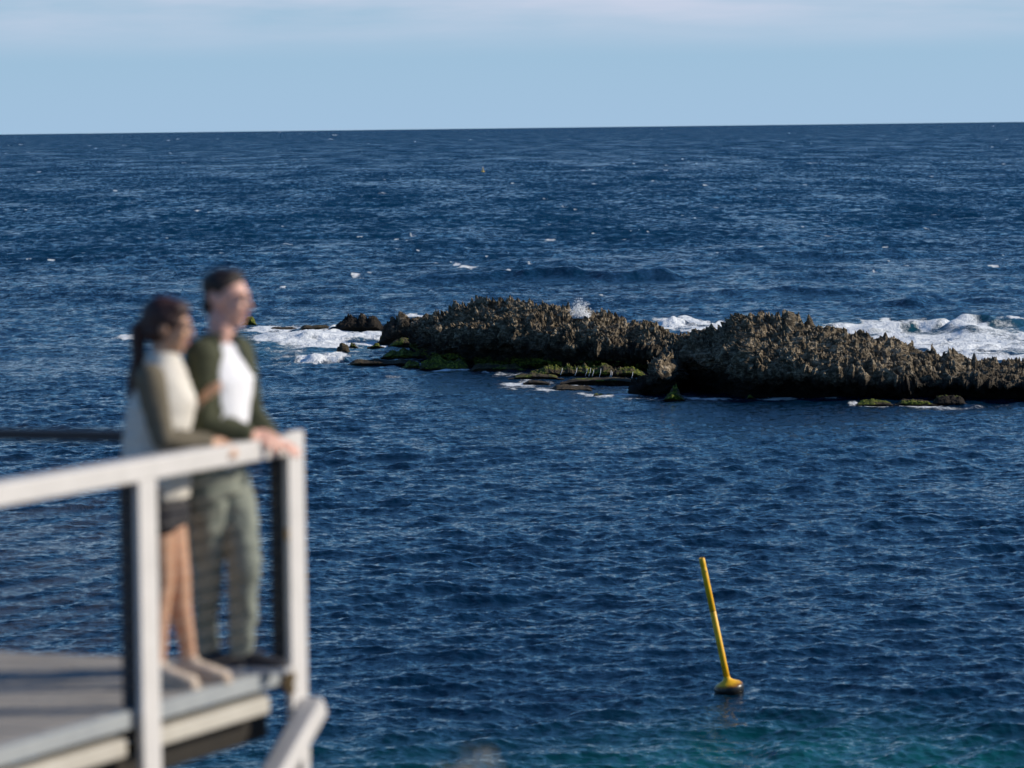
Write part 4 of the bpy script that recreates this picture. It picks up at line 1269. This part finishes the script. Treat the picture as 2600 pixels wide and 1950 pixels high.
def build_man():
    f = Vector((.85, -.52, 0)).normalized()
    l = Vector((-f.y, f.x, 0))
    Z = Vector((0, 0, 1))
    hip = dat(466, 1020, 16.90)
    root = empty('person', Vector((hip.x, hip.y, ZD)))
    tag(root, 'person in olive jacket, white tee and grey-green trousers leaning on the rail', 'person')
    P = {}
    zs = 9.10                                     # shoulder height
    neck = dat(476, 738, 16.93)
    rs_ = Vector((neck.x, neck.y, neck.z - .055)) - l * .172
    ls_ = Vector((neck.x, neck.y, neck.z - .055)) + l * .165
    headc = dat(492, 648, 16.95)
    railz = ZD + HR + .02
    hr = dat(541, 940, 16.80); hl = dat(588, 946, 17.0)      # wrists
    re = rs_.lerp(hr, .46) + Vector((-.08, -.02, -.13))
    le = dat(541, 893, 17.10)
    hipR, hipL = hip - l * .09 - Z * .03, hip + l * .09 - Z * .03
    kR = dat(446, 1235, 16.93); aR = dat(446, 1400, 17.02)
    kL = dat(528, 1215, 16.88); aL = dat(522, 1398, 16.96)
    aR.z = ZD + .10; aL.z = ZD + .10
    # body
    bm = bmesh.new()
    hf = Vector((.92, -.38, -.06))
    L, rot = head_geo(bm, headc, hf, Z, 1.0)
    limb(bm, [neck - Z * .05, neck.lerp(headc, .5) - hf * .012, headc - Z * .05 - hf * .02], [.066, .060, .058])
    eloft(bm, [(hip - Z * .06, f * .085, l * .14), (hip + Z * .10, f * .085, l * .13), (hip.lerp(neck, .55), f * .095, l * .145), (neck - Z * .12, f * .09, l * .155), (neck - Z * .03, f * .06, l * .09)])
    for a in ((rs_ + l * .045 - Z * .02, re, hr), (ls_ - l * .045 - Z * .02, le, hl)):
        limb(bm, a, [.040, .036, .028])
    hand_geo(bm, hr, Vector((.85, .35, -.20)), Vector((.3, .5, .5)), Vector((.35, -.25, -1)), 1.02, .9)
    hand_geo(bm, hl, Vector((.72, -.55, -.28)), Vector((-.5, -.5, .1)), Vector((.50, -.4, -1)), 1.05, .9)
    for a in ((hipR, kR, aR), (hipL, kL, aL)):
        limb(bm, a, [.078, .055, .038])
    body = fuse('body', bm, MSKM, root, .006, 3)
    face_parts(body, L, 1.0, MHAIRM, MLIP)
    # hair: short, brushed up
    bm = bmesh.new()
    ball(bm, L(-.030, 0, .056), .090, .079, .076, rot)
    ball(bm, L(.010, 0, .100), .056, .056, .030, rot)
    ball(bm, L(-.078, 0, -.010), .034, .062, .058, rot)
    def keep_m(c):
        d = c - headc
        x_, z_ = d.dot(rot.col[0]), d.dot(rot.col[2])
        return z_ > .075 - .10 * max(0, -x_ + .055) * 8 and (z_ > -.055) and x_ < .088
    fuse('hair', bm, MHAIRM, body, .008, 1, wrinkle=.014).matrix_parent_inverse = Matrix.Identity(4)
    for o in body.children:
        o.matrix_parent_inverse = (Matrix.Translation(root.location))
        o.matrix_parent_inverse = Matrix.Identity(4)
    # white tee
    bm = bmesh.new()
    hem = hip + Z * .015
    eloft(bm, [(hem, f * .118, l * .160), (hip + Z * .15, f * .121, l * .160), (hip.lerp(neck, .55) + f * .008, f * .121, l * .168), (neck - Z * .16 + f * .01, f * .118, l * .18), (neck - Z * .06, f * .085, l * .15), (neck - Z * .005, f * .072, l * .078)], 28)
    tee = fuse('tee', bm, MTEE, root, .010, 3, wrinkle=.004)
    # jacket, open at the front
    bm = bmesh.new()
    eloft(bm, [(hip + Z * .01, f * .132, l * .170), (hip + Z * .15, f * .134, l * .172), (hip.lerp(neck, .55) + f * .0, f * .134, l * .180), (neck - Z * .17, f * .126, l * .190), (neck - Z * .07, f * .105, l * .19), (neck + Z * .0, f * .088, l * .105), (neck + Z * .035, f * .085, l * .090)], 30)
    limb(bm, [rs_ + l * .03, re, hr - (hr - re).normalized() * .03], [.080, .062, .046])
    limb(bm, [ls_ - l * .03, le, hl - (hl - le).normalized() * .03], [.074, .056, .044])
    def keep_j(c):
        for (a_, b2_) in ((rs_, re), (re, hr), (ls_, le), (le, hl)):
            t_ = max(0.12, min(1, (c - a_).dot(b2_ - a_) / (b2_ - a_).length_squared))
            if (c - a_.lerp(b2_, t_)).length < .088 - .03 * (a_ is not rs_ and a_ is not ls_): return True
        d = c - neck
        fwd_, lat = d.dot(f), d.dot(l)
        h_ = neck.z - c.z
        # armpit to hem front opening
        if fwd_ > -.02 and h_ < .60:
            wid = .045 + .13 * min(1, max(0, h_ - .0) / .30)
            if -wid * 1.0 < lat + .035 < wid and (c - tee_axis(c)).dot(f) > .045: return False
        return not (c.z > neck.z + .02 and False)
    def tee_axis(c):
        t_ = (c.z - hip.z) / (neck.z - hip.z)
        return hip.lerp(neck, t_)
    jk = fuse('jacket', bm, MJACK, root, .010, 3, keep=keep_j, wrinkle=.005)
    sm = jk.modifiers.new('thickness', 'SOLIDIFY'); sm.thickness = .008; sm.offset = -1
    # trousers
    bm = bmesh.new()
    eloft(bm, [(hip - Z * .09, f * .115, l * .165), (hip - Z * .02, f * .120, l * .17), (hip + Z * .07, f * .112, l * .155)], 24)
    hr2, hl2 = hipR - Z * .02, hipL - Z * .02
    limb(bm, [hr2, hr2.lerp(kR, .5), kR, kR.lerp(aR, .5), aR + Z * .01], [.096, .084, .068, .056, .052], 18)
    limb(bm, [hl2, hl2.lerp(kL, .5) + f * .01, kL, kL.lerp(aL, .5), aL + Z * .01], [.096, .088, .074, .060, .054], 18)
    fuse('trousers', bm, MPANT, root, .010, 3, wrinkle=.012)
    shoe(root, aR, (.75, -.45), ZD, MSHOEM, MSOLE, .29)
    shoe(root, aL, (.97, -.25), ZD, MSHOEM, MSOLE, .29)
    return root

def build_woman():
    f = Vector((.96, -.10, 0)).normalized()
    l = Vector((-f.y, f.x, 0))
    Z = Vector((0, 0, 1))
    hip = dat(338, 1025, 16.60)
    root = empty('person', Vector((hip.x, hip.y, ZD)))
    tag(root, 'person in cream vest, dark shorts and ponytail holding the other\'s arm', 'person')
    neck = dat(352, 775, 16.60)
    headc = dat(366, 706, 16.60)
    rs_ = neck - Z * .075 - l * .155 - f * .03
    ls_ = neck - Z * .075 + l * .155 + f * .02
    re = dat(352, 950, 16.40)
    hr = dat(452, 952, 16.53)                 # near hand wrist on the rail
    hl = dat(430, 872, 16.73)                 # far hand on the other's sleeve
    le = ls_.lerp(hl, .5) + Vector((-.02, .05, -.13))
    hipR, hipL = hip - l * .085 - Z * .03, hip + l * .085 - Z * .03
    kL = dat(384, 1245, 16.66); aL = dat(409, 1425, 16.66)
    kR = dat(350, 1255, 16.54); aR = dat(338, 1430, 16.50)
    aR.z = ZD + .085; aL.z = ZD + .085
    bm = bmesh.new()
    hf = Vector((.95, -.16, -.10))
    L, rot = head_geo(bm, headc, hf, Z, .93, .93)
    limb(bm, [neck - Z * .04, neck.lerp(headc, .5) - hf * .015, headc - Z * .05 - hf * .02], [.052, .048, .046])
    eloft(bm, [(hip - Z * .06, f * .08, l * .13), (hip + Z * .14, f * .072, l * .11), (hip.lerp(neck, .6), f * .09, l * .12), (neck - Z * .12, f * .08, l * .13), (neck - Z * .03, f * .05, l * .07)])
    for a in ((rs_, re, hr), (ls_, le, hl)):
        limb(bm, a, [.040, .033, .023])
    hand_geo(bm, hr, Vector((.75, .35, -.30)), Vector((.2, .6, .35)), Vector((.55, -.30, -1)), .92, .8)
    hand_geo(bm, hl, Vector((.30, -.15, .45)), Vector((.6, -.6, .2)), Vector((.3, .75, -.2)), .92, .7)
    limb(bm, [hipR, hipR.lerp(kR, .45), kR, kR.lerp(aR, .32) - f * .012, aR.lerp(kR, .25), aR], [.088, .078, .056, .054, .038, .034], 18)
    limb(bm, [hipL, hipL.lerp(kL, .45), kL, kL.lerp(aL, .32) - f * .012, aL.lerp(kL, .25), aL], [.088, .078, .056, .054, .038, .034], 18)
    body = fuse('body', bm, MSKW, root, .006, 3)
    face_parts(body, L, .93, MHAIRW, MLIP)
    bm = bmesh.new()
    ball(bm, L(-.030, 0, .044), .104, .084, .092, rot)
    ball(bm, L(-.05, 0, -.02), .070, .080, .070, rot)
    ball(bm, L(.020, 0, .085), .065, .070, .045, rot)
    fuse('hair', bm, MHAIRW, body, .008, 3, wrinkle=.004)
    bm = bmesh.new()
    pt = [L(-.115, 0, .01), L(-.150, 0, -.02), dat(300, 770, 16.62), dat(289, 815, 16.63), dat(278, 862, 16.63)]
    limb(bm, pt, [.030, .032, .034, .028, .010], 14)
    fuse('ponytail', bm, MHAIRW, body, .008, 2, wrinkle=.005)
    for o in body.children: o.matrix_parent_inverse = Matrix.Identity(4)
    # vest
    bm = bmesh.new()
    hem = hip - Z * .10
    eloft(bm, [(hem, f * .145, l * .185), (hip + Z * .02, f * .148, l * .185), (hip + Z * .16, f * .140, l * .172), (hip.lerp(neck, .58) + f * .005, f * .148, l * .178), (neck - Z * .17, f * .138, l * .172), (neck - Z * .075, f * .105, l * .150), (neck - Z * .01, f * .078, l * .082), (neck + Z * .03, f * .070, l * .070)], 28)
    fuse('vest', bm, MVEST, root, .010, 3, wrinkle=.006)
    for (s_, e_, h_) in ((rs_, re, hr), (ls_, le, hl)):
        bm = bmesh.new()
        limb(bm, [s_, e_, h_ - (h_ - e_).normalized() * .02], [.068, .052, .036], 16)
        fuse('sleeve', bm, MSLEEVE, root, .009, 3, wrinkle=.005)
    bm = bmesh.new()
    eloft(bm, [(hip - Z * .10, f * .120, l * .165), (hip - Z * .02, f * .120, l * .165), (hip + Z * .05, f * .11, l * .15)], 24)
    for (h_, k_) in ((hipR, kR), (hipL, kL)):
        e_ = h_.lerp(k_, .36)
        limb(bm, [h_ - Z * .02, h_.lerp(k_, .2), e_], [.105, .102, .10], 18)
    fuse('shorts', bm, MSHORT, root, .010, 3, wrinkle=.005)
    shoe(root, aR, (.9, -.30), ZD, MSHOEW, MSHOEW, .25)
    shoe(root, aL, (.9, -.30), ZD, MSHOEW, MSHOEW, .25)
    return root
build_man()
build_woman()
